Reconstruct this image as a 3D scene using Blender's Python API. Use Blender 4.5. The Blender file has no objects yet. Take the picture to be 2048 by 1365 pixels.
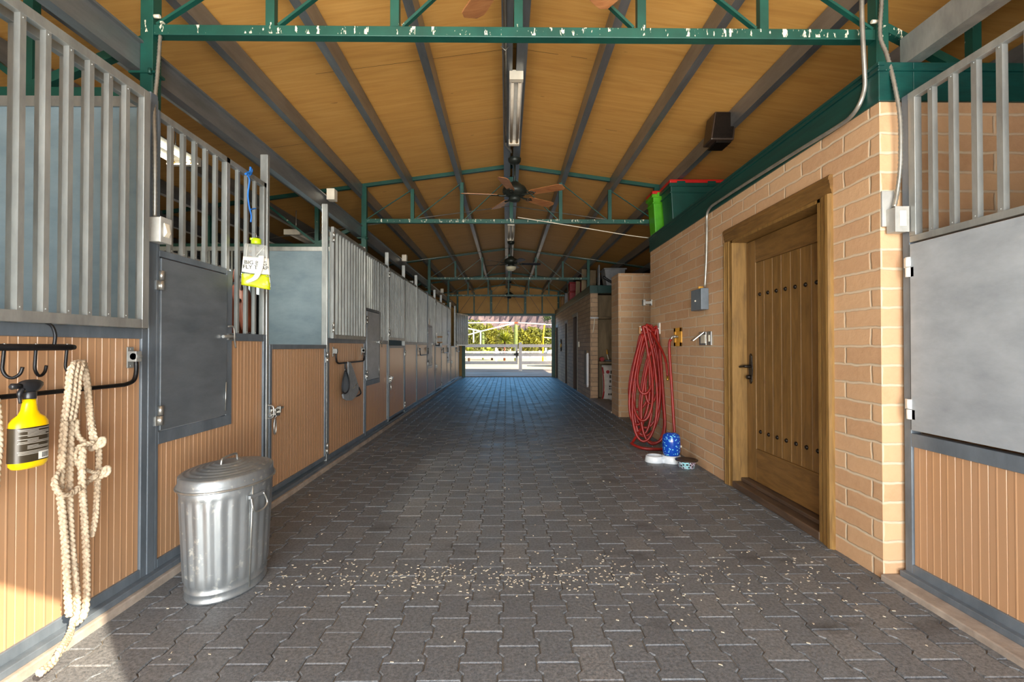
import bpy, math, random
from mathutils import Vector, Matrix
random.seed(7)
SC = bpy.context.scene
COL = SC.collection
PI = math.pi

# ------------------------------------------------------------------ camera
H = 1.206                 # eye height
FPX = 990.0               # focal length in pixels of a 2048 px wide frame
cam_d = bpy.data.cameras.new('camera')
cam_d.sensor_width = 36.0
cam_d.lens = FPX / 2048 * 36.0
cam_d.clip_start = 0.05
cam_d.clip_end = 3000
cam = bpy.data.objects.new('camera', cam_d)
cam.location = (0, 0, H)
cam.rotation_euler = (PI / 2 + 11.5 / FPX, 0, -11.0 / FPX)
COL.objects.link(cam)
SC.camera = cam

# ------------------------------------------------------------------ light
SC.view_settings.view_transform = 'Standard'
SC.view_settings.look = 'None'
SC.view_settings.gamma = 1
SC.view_settings.use_curve_mapping = False
SC.view_settings.exposure = 0.55
SC.cycles.use_denoising = True
SC.cycles.max_bounces = 8
SC.cycles.diffuse_bounces = 5
SC.cycles.sample_clamp_indirect = 6.0

W = bpy.data.worlds.new('sky')
SC.world = W
W.use_nodes = True
wn = W.node_tree.nodes
wl = W.node_tree.links
wn.clear()
sky = wn.new('ShaderNodeTexSky')
sky.sky_type = 'NISHITA'
sky.sun_disc = False
sky.sun_elevation = math.radians(29)
sky.sun_rotation = math.radians(135)
sky.air_density = 1.2
sky.dust_density = 0.6
bg = wn.new('ShaderNodeBackground')
bg.inputs[1].default_value = 0.2
wo = wn.new('ShaderNodeOutputWorld')
wl.new(sky.outputs[0], bg.inputs[0])
wl.new(bg.outputs[0], wo.inputs[0])

sun_d = bpy.data.lights.new('sun', 'SUN')
sun_d.energy = 10.5
sun_d.angle = math.radians(0.35)
sun_d.color = (1.0, 0.86, 0.66)
sun = bpy.data.objects.new('sun', sun_d)
sun.rotation_euler = Vector((-1, 1, -0.775)).to_track_quat('-Z', 'Y').to_euler()
sun.location = (12, -12, 10)
COL.objects.link(sun)


def area(name, loc, target, sx, sy, power, color):
    d = bpy.data.lights.new(name, 'AREA')
    d.shape = 'RECTANGLE'
    d.size = sx
    d.size_y = sy
    d.energy = power
    d.color = color
    o = bpy.data.objects.new(name, d)
    o.location = loc
    o.rotation_euler = (Vector(target) - Vector(loc)).to_track_quat('-Z', 'Y').to_euler()
    COL.objects.link(o)
    return o


# added fill lamp behind the camera, in place of daylight through the front opening
area('front_fill_lamp', (0.08, -2.5, 1.55), (0.08, 4, 2.0), 4.2, 3.0, 350, (0.84, 0.93, 1.0))
# added up-light for the ceiling, in place of bounce off the sunlit apron
area('ceiling_fill_lamp', (0.08, -2.6, 0.06), (0.08, 1.2, 3.2), 5.0, 2.0, 440, (1.0, 0.86, 0.66))
# added blue lamp hidden behind the far gable, tints the floor like skylight
area('far_blue_fill_lamp', (0.08, 24.3, 3.5), (0.08, 14, 1.0), 5.0, 1.4, 150, (0.05, 0.46, 1.0))

# ------------------------------------------------------------------ materials
MATS = {}


def lin(r, g, b):
    def f(c):
        c /= 255.0
        return c / 12.92 if c <= 0.04045 else ((c + 0.055) / 1.055) ** 2.4
    return (f(r), f(g), f(b), 1)


class NT:
    def __init__(s, name):
        s.m = bpy.data.materials.new(name)
        s.m.use_nodes = True
        s.n = s.m.node_tree.nodes
        s.l = s.m.node_tree.links
        s.b = s.n['Principled BSDF']

    def new(s, t, **kw):
        n = s.n.new(t)
        for k, v in kw.items():
            setattr(n, k, v)
        return n

    def link(s, a, b):
        s.l.new(a, b)

    def pos(s, world=False):
        if world:
            return s.new('ShaderNodeNewGeometry').outputs['Position']
        return s.new('ShaderNodeTexCoord').outputs['Object']

    def mapping(s, vec, scale=(1, 1, 1), loc=(0, 0, 0), rot=(0, 0, 0)):
        m = s.new('ShaderNodeMapping')
        m.inputs['Scale'].default_value = scale
        m.inputs['Location'].default_value = loc
        m.inputs['Rotation'].default_value = rot
        s.link(vec, m.inputs['Vector'])
        return m.outputs[0]

    def noise(s, vec, scale, detail=4, rough=0.6, dist=0.0):
        n = s.new('ShaderNodeTexNoise')
        n.inputs['Scale'].default_value = scale
        n.inputs['Detail'].default_value = detail
        n.inputs['Roughness'].default_value = rough
        n.inputs['Distortion'].default_value = dist
        s.link(vec, n.inputs['Vector'])
        return n.outputs['Fac']

    def ramp(s, fac, stops):
        r = s.new('ShaderNodeValToRGB')
        e = r.color_ramp.elements
        while len(e) < len(stops):
            e.new(0.5)
        for el, (p, c) in zip(e, stops):
            el.position = p
            el.color = c if len(c) == 4 else (*c, 1)
        s.link(fac, r.inputs[0])
        return r.outputs[0]

    def mix(s, fac, a, b, mode='MIX'):
        m = s.new('ShaderNodeMix', data_type='RGBA', blend_type=mode)
        for sock, v in ((m.inputs[0], fac), (m.inputs[6], a), (m.inputs[7], b)):
            if hasattr(v, 'links'):
                s.link(v, sock)
            else:
                sock.default_value = v
        return m.outputs[2]

    def math(s, op, a, b=0.0, c=0.0):
        m = s.new('ShaderNodeMath', operation=op)
        for sock, v in zip(m.inputs, (a, b, c)):
            if hasattr(v, 'links'):
                s.link(v, sock)
            else:
                sock.default_value = v
        return m.outputs[0]

    def bump(s, h, strength=0.3, dist=0.01, normal=None):
        b = s.new('ShaderNodeBump')
        b.inputs['Strength'].default_value = strength
        b.inputs['Distance'].default_value = dist
        s.link(h, b.inputs['Height'])
        if normal is not None:
            s.link(normal, b.inputs['Normal'])
        return b.outputs[0]

    def set(s, color=None, rough=None, metal=None, normal=None, **kw):
        for k, v in (('Base Color', color), ('Roughness', rough), ('Metallic', metal), ('Normal', normal)):
            if v is None:
                continue
            if hasattr(v, 'links'):
                s.link(v, s.b.inputs[k])
            else:
                s.b.inputs[k].default_value = v
        for k, v in kw.items():
            s.b.inputs[k.replace('_', ' ')].default_value = v


def simple(name, c1, c2=None, rough=0.5, metal=0.0, ns=6.0, stretch=(1, 1, 1), bump=0.0, bs=60.0, world=True, **kw):
    t = NT(name)
    p = t.pos(world)
    if c2 is None:
        c2 = tuple(v * 0.8 for v in c1[:3]) + (1,)
    f = t.noise(t.mapping(p, stretch), ns, 5, 0.65)
    col = t.ramp(f, [(0.3, c2), (0.7, c1)])
    nrm = None
    if bump:
        nrm = t.bump(t.noise(p, bs, 4), bump, 0.004)
    t.set(col, rough, metal, nrm, **kw)
    MATS[name] = t.m
    return t.m


simple('galvanised', lin(178, 181, 179), lin(140, 143, 142), 0.40, 0.6, 9, (1, 1, .35))
simple('galvanised_dull', lin(150, 152, 150), lin(112, 114, 112), 0.5, 0.35, 8, (1, .3, 1))
simple('purlin_steel', lin(148, 152, 155), lin(112, 116, 118), 0.34, 0.6, 7, (1, .2, 1))
simple('frame_paint', lin(112, 122, 132), lin(84, 94, 104), 0.4, 0.2, 7, (1, 1, .4))
simple('sheet_paint', lin(104, 111, 118), lin(80, 88, 95), 0.42, 0.15, 3, (1, 1, 3.5))
simple('sheet_light', lin(172, 180, 188), lin(146, 154, 162), 0.45, 0.15, 4, (1, 1, 2))
simple('partition_paint', lin(150, 172, 184), lin(126, 150, 164), 0.5, 0.1, 3, (1, 1, 2))
simple('black_iron', lin(30, 31, 34), lin(18, 19, 21), 0.38, 0.5, 20, bump=.25)
simple('dark_bronze', lin(42, 34, 28), lin(26, 21, 17), 0.4, 0.6, 20)
simple('nickel', lin(190, 190, 186), lin(150, 150, 146), 0.28, 0.8, 15)
simple('box_grey', lin(186, 186, 182), lin(160, 160, 156), 0.45, 0.2, 10)
simple('conduit', lin(170, 168, 160), lin(130, 128, 122), 0.35, 0.6, 10)
simple('white_plastic', lin(235, 235, 230), lin(215, 215, 210), 0.4)
simple('cream', lin(232, 224, 205), lin(205, 196, 178), 0.5)
simple('concrete', lin(172, 160, 148), lin(128, 116, 106), 0.85, 0, 7, bump=.3)
simple('dirt_floor', lin(96, 84, 72), lin(66, 56, 48), 0.95, 0, 3, bump=.4)
simple('sand_joint', lin(120, 112, 100), lin(58, 54, 50), 0.95, 0, 5)
simple('red_rubber', lin(150, 32, 24), lin(116, 20, 18), 0.42, 0, 12)
simple('brass', lin(200, 160, 70), lin(150, 110, 40), 0.35, 0.7)
simple('orange_plate', lin(226, 168, 62), lin(205, 146, 46), 0.5)
simple('yellow_plastic', lin(250, 212, 0), lin(240, 196, 0), 0.32)
simple('black_plastic', lin(34, 36, 40), lin(24, 26, 30), 0.35)
simple('green_tote', lin(10, 74, 62), lin(6, 58, 50), 0.4)
simple('lime_plastic', lin(84, 176, 20), lin(66, 150, 14), 0.4)
simple('red_plastic', lin(206, 34, 26), lin(180, 24, 20), 0.4)
simple('dark_red', lin(160, 22, 28), lin(130, 14, 20), 0.45)
simple('grey_plastic', lin(150, 152, 154), lin(120, 122, 124), 0.5)
simple('brown_plastic', lin(62, 48, 38), lin(44, 34, 27), 0.4, 0, 14)
simple('blue_grey_plastic', lin(110, 120, 130), lin(92, 102, 112), 0.4)
simple('twine_blue', lin(30, 120, 205), lin(20, 90, 175), 0.7)
simple('lime_cap', lin(190, 214, 20), lin(170, 196, 10), 0.35)
simple('bag_white', lin(236, 236, 228), lin(215, 215, 206), 0.45)
simple('bag_lime', lin(186, 194, 14), lin(168, 178, 6), 0.4)
simple('ink', lin(22, 22, 22), lin(18, 18, 18), 0.5)
simple('label_dark', lin(66, 58, 44), lin(44, 38, 28), 0.35)
simple('label_line', lin(170, 166, 158), lin(150, 146, 138), 0.5)
simple('fence_white', lin(236, 238, 242), lin(215, 218, 224), 0.45)
simple('pad_grey', lin(140, 146, 152), lin(112, 118, 124), 0.9, 0, 20, bump=.3, bs=120)
simple('strap_black', lin(34, 38, 44), lin(22, 25, 30), 0.7)
simple('horse_coat', lin(118, 54, 22), lin(84, 34, 14), 0.55, 0, 5, world=False)
simple('horse_mane', lin(40, 24, 18), lin(26, 15, 12), 0.7)
simple('bark', lin(88, 68, 50), lin(60, 46, 34), 0.9, 0, 8)
simple('leaf_yellow', lin(140, 138, 32), lin(70, 80, 18), 0.6, 0, .9)
simple('leaf_olive', lin(112, 118, 36), lin(52, 64, 20), 0.6, 0, .9)
simple('leaf_dark', lin(70, 96, 44), lin(36, 56, 26), 0.6, 0, .9)
simple('leaf_yucca', lin(160, 164, 44), lin(70, 96, 30), 0.5, 0, 2)
simple('sand', lin(226, 204, 168), lin(200, 176, 140), 0.95, 0, .25)
simple('yard_dirt', lin(176, 160, 146), lin(140, 126, 114), 0.95, 0, .8)
simple('yellow_pole', lin(246, 190, 20), lin(226, 168, 10), 0.5)
simple('rust', lin(150, 74, 40), lin(110, 52, 30), 0.8)
simple('car_white', lin(232, 236, 240), lin(222, 226, 230), 0.2)
simple('rubber', lin(26, 26, 27), lin(18, 18, 19), 0.8)
simple('dark_glass', lin(36, 44, 50), lin(26, 32, 38), 0.08)
simple('card_brown', lin(170, 128, 84), lin(142, 104, 66), 0.8)
simple('plank_weathered', lin(150, 130, 100), lin(104, 88, 66), 0.8, 0, 6, (1, 1, .2))
simple('dark_door', lin(70, 46, 32), lin(46, 30, 20), 0.6, 0, 6, (1, 1, .2))
simple('jamb_grey', lin(160, 154, 144), lin(126, 120, 112), 0.7, 0, 6)
simple('bag_feed', lin(206, 198, 192), lin(180, 172, 166), 0.6)
simple('gold_trim', lin(210, 170, 80), lin(190, 150, 60), 0.5)
simple('chaff', lin(206, 196, 176), lin(160, 148, 128), 0.9, 0, 30)
simple('tube_white', lin(226, 216, 200), lin(206, 194, 176), 0.45)
simple('glaze_white', lin(222, 228, 234), lin(206, 214, 222), 0.25)
simple('fan_iron', lin(52, 58, 52), lin(34, 38, 34), 0.45, 0.4, 12)

# --- tan ribbed board
t = NT('tan_board')
p = t.pos(True)
n1 = t.noise(t.mapping(p, (1, 1, .25)), 5, 4)
n2 = t.noise(t.mapping(p, (60, 60, 1.2)), 1, 3)
c = t.mix(n2, lin(182, 142, 106), lin(172, 132, 97))
c = t.mix(t.ramp(n1, [(.35, (0, 0, 0)), (.75, (.45, .45, .45))]), c, lin(172, 140, 114))
t.set(c, 0.3)
MATS['tan_board'] = t.m

# --- green truss paint with droppings
t = NT('truss_green')
p = t.pos(True)
n1 = t.noise(p, 5, 4)
c = t.ramp(n1, [(.3, lin(14, 62, 54)), (.75, lin(24, 84, 72))])
spk = t.noise(t.mapping(p, (34, 8, 11)), 1, 3, .7)
pz = t.new('ShaderNodeSeparateXYZ')
t.link(p, pz.inputs[0])
chord = t.math('MULTIPLY', t.math('GREATER_THAN', pz.outputs[2], 2.895), t.math('LESS_THAN', pz.outputs[2], 2.96))
f = t.math('MULTIPLY', t.ramp(spk, [(.60, (0, 0, 0)), (.63, (1, 1, 1))]), chord)
c = t.mix(f, c, lin(216, 212, 190))
t.set(c, 0.42, 0.1)
MATS['truss_green'] = t.m
simple('beam_green', lin(12, 68, 62), lin(6, 50, 47), 0.4, 0.0, 5, (2, .4, 8))

# --- plywood
t = NT('plywood')
p = t.pos(True)
sx = t.new('ShaderNodeSeparateXYZ')
t.link(p, sx.inputs[0])
g = t.noise(t.mapping(p, (.9, 9, 1)), 1.6, 6, .62, .9)
g2 = t.noise(t.mapping(p, (1.2, 46, 1)), 1.3, 3, .6, .4)
c = t.ramp(g, [(.2, lin(198, 144, 72)), (.5, lin(216, 163, 86)), (.85, lin(228, 180, 104))])
c = t.mix(t.ramp(g2, [(.3, (0, 0, 0)), (.62, (.16, .16, .16))]), c, lin(176, 114, 50))
fy = t.math('FRACT', t.math('DIVIDE', t.math('ADD', sx.outputs[1], 20.3), 1.22))
seam = t.math('LESS_THAN', fy, 0.004)
wob = t.math('GREATER_THAN', t.noise(p, 1.1, 2), 0.5)
c = t.mix(t.math('MULTIPLY', seam, wob), c, lin(70, 40, 14))
kn = t.noise(t.mapping(p, (3, 14, 1)), 2.2, 1, .4)
c = t.mix(t.ramp(kn, [(.80, (0, 0, 0)), (.825, (.8, .8, .8))]), c, lin(96, 52, 16))
t.set(c, 0.6, 0, t.bump(g2, .08, .003))
MATS['plywood'] = t.m


# --- adobe-coloured slump block
def brick_mat(name, ca, cb, mortar):
    t = NT(name)
    p = t.pos(True)
    geo = t.new('ShaderNodeNewGeometry')
    sn = t.new('ShaderNodeSeparateXYZ')
    t.link(geo.outputs['True Normal'], sn.inputs[0])
    sp = t.new('ShaderNodeSeparateXYZ')
    t.link(p, sp.inputs[0])
    ax = t.math('GREATER_THAN', t.math('ABSOLUTE', sn.outputs[0]), 0.5)
    u = t.math('ADD', t.math('MULTIPLY', sp.outputs[1], ax),
               t.math('MULTIPLY', t.math('ADD', sp.outputs[0], .27), t.math('SUBTRACT', 1.0, ax)))
    cv = t.new('ShaderNodeCombineXYZ')
    t.link(u, cv.inputs[0])
    t.link(sp.outputs[2], cv.inputs[1])
    d = t.new('ShaderNodeTexNoise')
    d.inputs['Scale'].default_value = 9
    d.inputs['Detail'].default_value = 3
    t.link(p, d.inputs['Vector'])
    dm = t.new('ShaderNodeVectorMath', operation='MULTIPLY_ADD')
    t.link(d.outputs['Color'], dm.inputs[0])
    dm.inputs[1].default_value = (.022, .022, 0)
    t.link(cv.outputs[0], dm.inputs[2])
    b = t.new('ShaderNodeTexBrick')
    b.offset = 0.5
    b.inputs['Scale'].default_value = 1
    b.inputs['Brick Width'].default_value = .4064
    b.inputs['Row Height'].default_value = .1016
    b.inputs['Mortar Size'].default_value = .0105
    b.inputs['Mortar Smooth'].default_value = .7
    b.inputs['Color1'].default_value = ca
    b.inputs['Color2'].default_value = cb
    b.inputs['Mortar'].default_value = mortar
    t.link(dm.outputs[0], b.inputs['Vector'])
    n = t.noise(p, 22, 6, .7)
    c = t.mix(t.ramp(n, [(.35, (0, 0, 0)), (.8, (.55, .55, .55))]), b.outputs['Color'], lin(206, 168, 132))
    n3 = t.noise(t.mapping(p, (1, 1, .6)), 2.3, 3)
    c = t.mix(t.ramp(n3, [(.5, (0, 0, 0)), (.8, (.3, .3, .3))]), c, lin(176, 132, 108))
    hgt = t.math('ADD', t.math('MULTIPLY', t.math('SUBTRACT', 1.0, b.outputs['Fac']), 1.0), t.math('MULTIPLY', n, .7))
    t.set(c, .85, 0, t.bump(hgt, .5, .010))
    MATS[name] = t.m


brick_mat('slump_block', lin(200, 164, 126), lin(180, 142, 106), lin(198, 184, 160))
brick_mat('slump_block_grey', lin(186, 158, 128), lin(164, 138, 112), lin(120, 110, 98))

# --- pavers
t = NT('paver')
p = t.pos(True)
at_ = t.new('ShaderNodeAttribute')
at_.attribute_name = 'tint'
n1 = t.noise(p, 70, 5, .75)
n2 = t.noise(p, 3.2, 4, .6)
n4 = t.noise(p, 260, 3, .7)
c = t.ramp(at_.outputs['Fac'], [(0, lin(108, 112, 117)), (.85, lin(119, 123, 127)), (1, lin(130, 131, 132))])
c = t.mix(t.ramp(n2, [(.42, (0, 0, 0)), (.75, (.35, .35, .35))]), c, lin(112, 108, 104))
c = t.mix(t.ramp(n1, [(.38, (.75, .75, .75)), (.62, (0, 0, 0))]), c, lin(56, 60, 64))
c = t.mix(t.ramp(n4, [(.55, (0, 0, 0)), (.72, (.75, .75, .75))]), c, lin(150, 148, 144))
st = t.noise(t.mapping(p, (1.4, 3, 1), (3, 1, 0)), 1.3, 3, .6)
c = t.mix(t.ramp(st, [(.6, (0, 0, 0)), (.74, (.65, .65, .65))]), c, lin(42, 42, 44))
t.set(c, t.ramp(n2, [(.3, (.42, .42, .42)), (.7, (.62, .62, .62))]), 0, t.bump(t.math('ADD', n1, n4), .3, .0035))
MATS['paver'] = t.m


# --- door wood: green-brown stain, vertical grain
def wood(name, ca, cb, cc, stretch, rough=.5, world=True):
    t = NT(name)
    p = t.pos(world)
    g = t.noise(t.mapping(p, stretch), 2.2, 6, .65, .6)
    k = t.noise(t.mapping(p, tuple(1 + (v - 1) * .25 for v in stretch)), 3.2, 3, .5)
    c = t.ramp(g, [(.28, cb), (.55, ca), (.8, cc)])
    c = t.mix(t.ramp(k, [(.66, (0, 0, 0)), (.8, (.75, .75, .75))]), c, lin(92, 54, 22))
    t.set(c, rough, 0, t.bump(g, .15, .003))
    MATS[name] = t.m


wood('door_wood', lin(122, 90, 46), lin(92, 66, 32), lin(140, 104, 56), (12, 12, 1.4))
wood('door_wood_cross', lin(118, 86, 44), lin(88, 62, 30), lin(134, 98, 52), (12, 1.6, 12))
wood('casing_wood', lin(132, 100, 52), lin(98, 72, 36), lin(150, 116, 64), (14, 14, 1.4))
wood('fan_wood', lin(168, 112, 68), lin(128, 72, 42), lin(186, 136, 92), (2, 9, 9), .4, False)
wood('threshold_wood', lin(84, 66, 52), lin(58, 46, 38), lin(104, 82, 64), (10, 1.5, 10))

# --- braided cotton rope
t = NT('cotton_rope')
p = t.pos(True)
wv = t.new('ShaderNodeTexVoronoi')
wv.inputs['Scale'].default_value = 95
t.link(t.mapping(p, (1.2, 1.2, .8)), wv.inputs['Vector'])
n = t.noise(p, 12, 3)
c = t.ramp(n, [(.3, lin(178, 160, 136)), (.7, lin(206, 190, 166))])
c = t.mix(t.ramp(wv.outputs['Distance'], [(.35, (0, 0, 0)), (.8, (.55, .55, .55))]), c, lin(112, 96, 80))
t.set(c, .9, 0, t.bump(wv.outputs['Distance'], -.9, .006))
MATS['cotton_rope'] = t.m

# --- galvanised can, streaky
t = NT('can_zinc')
p = t.pos(False)
n1 = t.noise(t.mapping(p, (5, 5, 1.2)), 1.4, 5, .65)
n2 = t.noise(p, 26, 3, .6)
c = t.ramp(n1, [(.3, lin(128, 135, 141)), (.7, lin(166, 171, 174))])
c = t.mix(t.ramp(n2, [(.6, (0, 0, 0)), (.7, (.6, .6, .6))]), c, lin(206, 206, 200))
t.set(c, .40, .7, t.bump(n1, .1, .01))
MATS['can_zinc'] = t.m

# --- blue spotted bottle
t = NT('blue_spots')
p = t.pos(True)
v = t.new('ShaderNodeTexVoronoi')
v.inputs['Scale'].default_value = 46
t.link(p, v.inputs['Vector'])
c = t.mix(t.ramp(v.outputs['Distance'], [(.24, (1, 1, 1)), (.34, (0, 0, 0))]), lin(16, 66, 168), lin(120, 208, 236))
t.set(c, .12)
MATS['blue_spots'] = t.m

# --- patterned bowl
t = NT('bowl_pattern')
p = t.pos(True)
v = t.new('ShaderNodeTexVoronoi', feature='DISTANCE_TO_EDGE')
v.inputs['Scale'].default_value = 42
t.link(t.mapping(p, (1, 1, 1)), v.inputs['Vector'])
n = t.noise(p, 9, 2)
cc = t.ramp(n, [(.4, lin(214, 178, 196)), (.6, lin(150, 206, 214))])
c = t.mix(t.ramp(v.outputs['Distance'], [(.1, (1, 1, 1)), (.2, (0, 0, 0))]), lin(54, 48, 54), cc)
t.set(c, .4)
MATS['bowl_pattern'] = t.m

# --- clear bag film
t = NT('clear_film')
t.set(lin(236, 238, 234), .12, 0)
t.b.inputs['Alpha'].default_value = .16
MATS['clear_film'] = t.m

# --- lit tube, bowl glass
t = NT('lit_tube')
t.set(lin(255, 250, 225), .4)
t.b.inputs['Emission Color'].default_value = (1, .93, .72, 1)
t.b.inputs['Emission Strength'].default_value = 2.6
MATS['lit_tube'] = t.m
simple('bowl_glass', lin(220, 214, 188), lin(204, 196, 168), .25)

# --- mountain
t = NT('mountain')
p = t.pos(True)
n = t.noise(p, .02, 8, .65)
n2 = t.noise(p, .12, 4, .65)
c = t.ramp(n, [(.3, lin(96, 82, 88)), (.7, lin(128, 108, 104))])
c = t.mix(t.ramp(n2, [(.52, (0, 0, 0)), (.7, (.6, .6, .6))]), c, lin(66, 68, 84))
t.set(c, .95)
MATS['mountain'] = t.m

# --- saguaro
t = NT('cactus_skin')
p = t.pos(False)
c = t.ramp(t.noise(p, 6, 3), [(.3, lin(84, 104, 50)), (.7, lin(120, 132, 70))])
t.set(c, .6)
MATS['cactus_skin'] = t.m


# ------------------------------------------------------------------ geometry helpers
def at(x, y, Y):
    """world point seen at pixel (x, y) of the 2048 px photo, at depth Y"""
    return Vector(((x - 1013) / FPX * Y, Y, H + (694 - y) / FPX * Y))


def onX(x, y, X):
    return at(x, y, X * FPX / (x - 1013))


class MB:
    def __init__(s):
        s.v, s.f, s.sm, s.seam = [], [], [], []

    def add(s, vs, fs, smooth=False):
        o = len(s.v)
        s.v += [tuple(v) for v in vs]
        s.f += [tuple(i + o for i in f) for f in fs]
        s.sm += [smooth] * len(fs)
        return s

    def box(s, x0, x1, y0, y1, z0, z1):
        x0, x1 = min(x0, x1), max(x0, x1)
        y0, y1 = min(y0, y1), max(y0, y1)
        z0, z1 = min(z0, z1), max(z0, z1)
        return s.add([(x0, y0, z0), (x1, y0, z0), (x1, y1, z0), (x0, y1, z0), (x0, y0, z1), (x1, y0, z1), (x1, y1, z1), (x0, y1, z1)],
                     [(3, 2, 1, 0), (4, 5, 6, 7), (0, 1, 5, 4), (1, 2, 6, 5), (2, 3, 7, 6), (3, 0, 4, 7)])

    def bar(s, p, q, w, h=None, up=(0, 0, 1)):
        p, q = Vector(p), Vector(q)
        h = w if h is None else h
        d = (q - p).normalized()
        up = Vector(up)
        if abs(d.dot(up)) > .98:
            up = Vector((0, 1, 0))
        a = d.cross(up).normalized() * (w / 2)
        b = a.normalized().cross(d).normalized() * (h / 2)
        vs = [p - a - b, p + a - b, p + a + b, p - a + b, q - a - b, q + a - b, q + a + b, q - a + b]
        return s.add(vs, [(0, 1, 2, 3), (7, 6, 5, 4), (4, 5, 1, 0), (5, 6, 2, 1), (6, 7, 3, 2), (7, 4, 0, 3)])

    def tube(s, path, r, n=8, closed=False, flat=1.0):
        P = [Vector(q) for q in path]
        m = len(P)
        R = r if isinstance(r, (list, tuple)) else [r] * m
        T = []
        for i in range(m):
            a = P[(i - 1) % m] if (closed or i > 0) else P[i]
            b = P[(i + 1) % m] if (closed or i < m - 1) else P[i]
            T.append((b - a).normalized())
        nrm = Vector((0, 0, 1))
        if abs(T[0].dot(nrm)) > .9:
            nrm = Vector((1, 0, 0))
        nrm = (nrm - T[0] * nrm.dot(T[0])).normalized()
        vs, fs = [], []
        for i in range(m):
            nrm = (nrm - T[i] * nrm.dot(T[i])).normalized()
            b = T[i].cross(nrm)
            for k in range(n):
                a = 2 * PI * k / n
                vs.append(P[i] + nrm * (math.cos(a) * R[i]) + b * (math.sin(a) * R[i] * flat))
        for i in range(m if closed else m - 1):
            j = (i + 1) % m
            for k in range(n):
                k2 = (k + 1) % n
                fs.append((i * n + k, i * n + k2, j * n + k2, j * n + k))
        s.add(vs, fs, True)
        if not closed:
            o = len(s.v) - len(vs)
            s.f.append(tuple(o + k for k in reversed(range(n))))
            s.f.append(tuple(o + (m - 1) * n + k for k in range(n)))
            s.sm += [False, False]
        return s

    def lathe(s, prof, c, n=32, sx=1.0, sy=1.0, axis='Z', rot=0.0, fl=None, smooth=True, caps=True):
        vs, fs = [], []
        c = Vector(c)
        for r, z in prof:
            for k in range(n):
                a = 2 * PI * k / n + rot
                rr = r * (fl(a, z) if fl else 1)
                x, y = math.cos(a) * rr * sx, math.sin(a) * rr * sy
                q = {'Z': (x, y, z), 'X': (z, x, y), 'Y': (y, z, x)}[axis]
                vs.append(c + Vector(q))
        m = len(prof)
        for i in range(m - 1):
            for k in range(n):
                k2 = (k + 1) % n
                fs.append((i * n + k, i * n + k2, (i + 1) * n + k2, (i + 1) * n + k))
        s.add(vs, fs, smooth)
        if caps:
            o = len(s.v) - len(vs)
            s.f.append(tuple(o + k for k in reversed(range(n))))
            s.f.append(tuple(o + (m - 1) * n + k for k in range(n)))
            s.sm += [False, False]
        return s

    def prism(s, poly, axis, a0, a1, smooth=False):
        n = len(poly)

        def pt(u, w, a):
            return {'X': (a, u, w), 'Y': (u, a, w), 'Z': (u, w, a)}[axis]
        vs = [pt(u, w, a0) for u, w in poly] + [pt(u, w, a1) for u, w in poly]
        fs = [tuple(range(n)), tuple(range(2 * n - 1, n - 1, -1))]
        fs += [(i, i + n, (i + 1) % n + n, (i + 1) % n) for i in range(n)]
        return s.add(vs, fs, smooth)

    def xf(s, mat):
        s.v = [tuple(mat @ Vector(v)) for v in s.v]
        return s

    def join(s, o):
        return s.add(o.v, o.f) if not any(o.sm) else s._join(o)

    def _join(s, o):
        k = len(s.v)
        s.v += o.v
        s.f += [tuple(i + k for i in f) for f in o.f]
        s.sm += o.sm
        return s


BASE = {}


def tag(o, label=None, cat=None, group=None, kind=None):
    if label:
        o['label'] = label
    if cat:
        o['category'] = cat
    if group:
        o['group'] = group
    if cat and not kind:
        kind = 'thing'
    if kind:
        o['kind'] = kind
    return o


def thing(name, label, cat, loc=(0, 0, 0), group=None):
    o = bpy.data.objects.new(name, None)
    o.empty_display_size = .1
    COL.objects.link(o)
    o.location = loc
    BASE[o] = Vector(loc)
    return tag(o, label, cat, group)


def fixn(me):
    import bmesh
    bm = bmesh.new()
    bm.from_mesh(me)
    bmesh.ops.recalc_face_normals(bm, faces=bm.faces)
    bm.to_mesh(me)
    bm.free()


def obj(name, mb, mat, parent=None, bevel=0.0, loc=None, label=None, segs=2):
    """one mesh object; mb is given in world coordinates"""
    base = BASE[parent] if parent is not None else (Vector(loc) if loc is not None else Vector((0, 0, 0)))
    me = bpy.data.meshes.new(name)
    me.from_pydata([tuple(Vector(v) - base) for v in mb.v], [], mb.f)
    for pl, sm in zip(me.polygons, mb.sm):
        pl.use_smooth = sm
    fixn(me)
    me.materials.append(MATS[mat])
    o = bpy.data.objects.new(name, me)
    COL.objects.link(o)
    if parent is not None:
        o.parent = parent
    else:
        o.location = base
    BASE[o] = base
    if bevel:
        b = o.modifiers.new('bevel', 'BEVEL')
        b.width = bevel
        b.segments = segs
        b.limit_method = 'ANGLE'
        b.angle_limit = math.radians(40)
    if label:
        o['label'] = label
    return o


def struct(name, mb, mat, **kw):
    return tag(obj(name, mb, mat, **kw), kind='structure')


def single(name, mb, mat, label, cat, loc, group=None, bevel=0.0, kind=None):
    return tag(obj(name, mb, mat, loc=loc, bevel=bevel), label, cat, group, kind)


def dup(root, delta=(0, 0, 0), label=None, rz=0.0):
    r = root.copy()
    COL.objects.link(r)
    r.location = root.location + Vector(delta)
    r.rotation_euler.z += rz
    BASE[r] = Vector(r.location)
    if label:
        r['label'] = label

    def rec(a, b):
        for ch in list(a.children):
            c = ch.copy()
            COL.objects.link(c)
            c.parent = b
            BASE[c] = BASE[r]
            rec(ch, c)
    rec(root, r)
    return r


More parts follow.
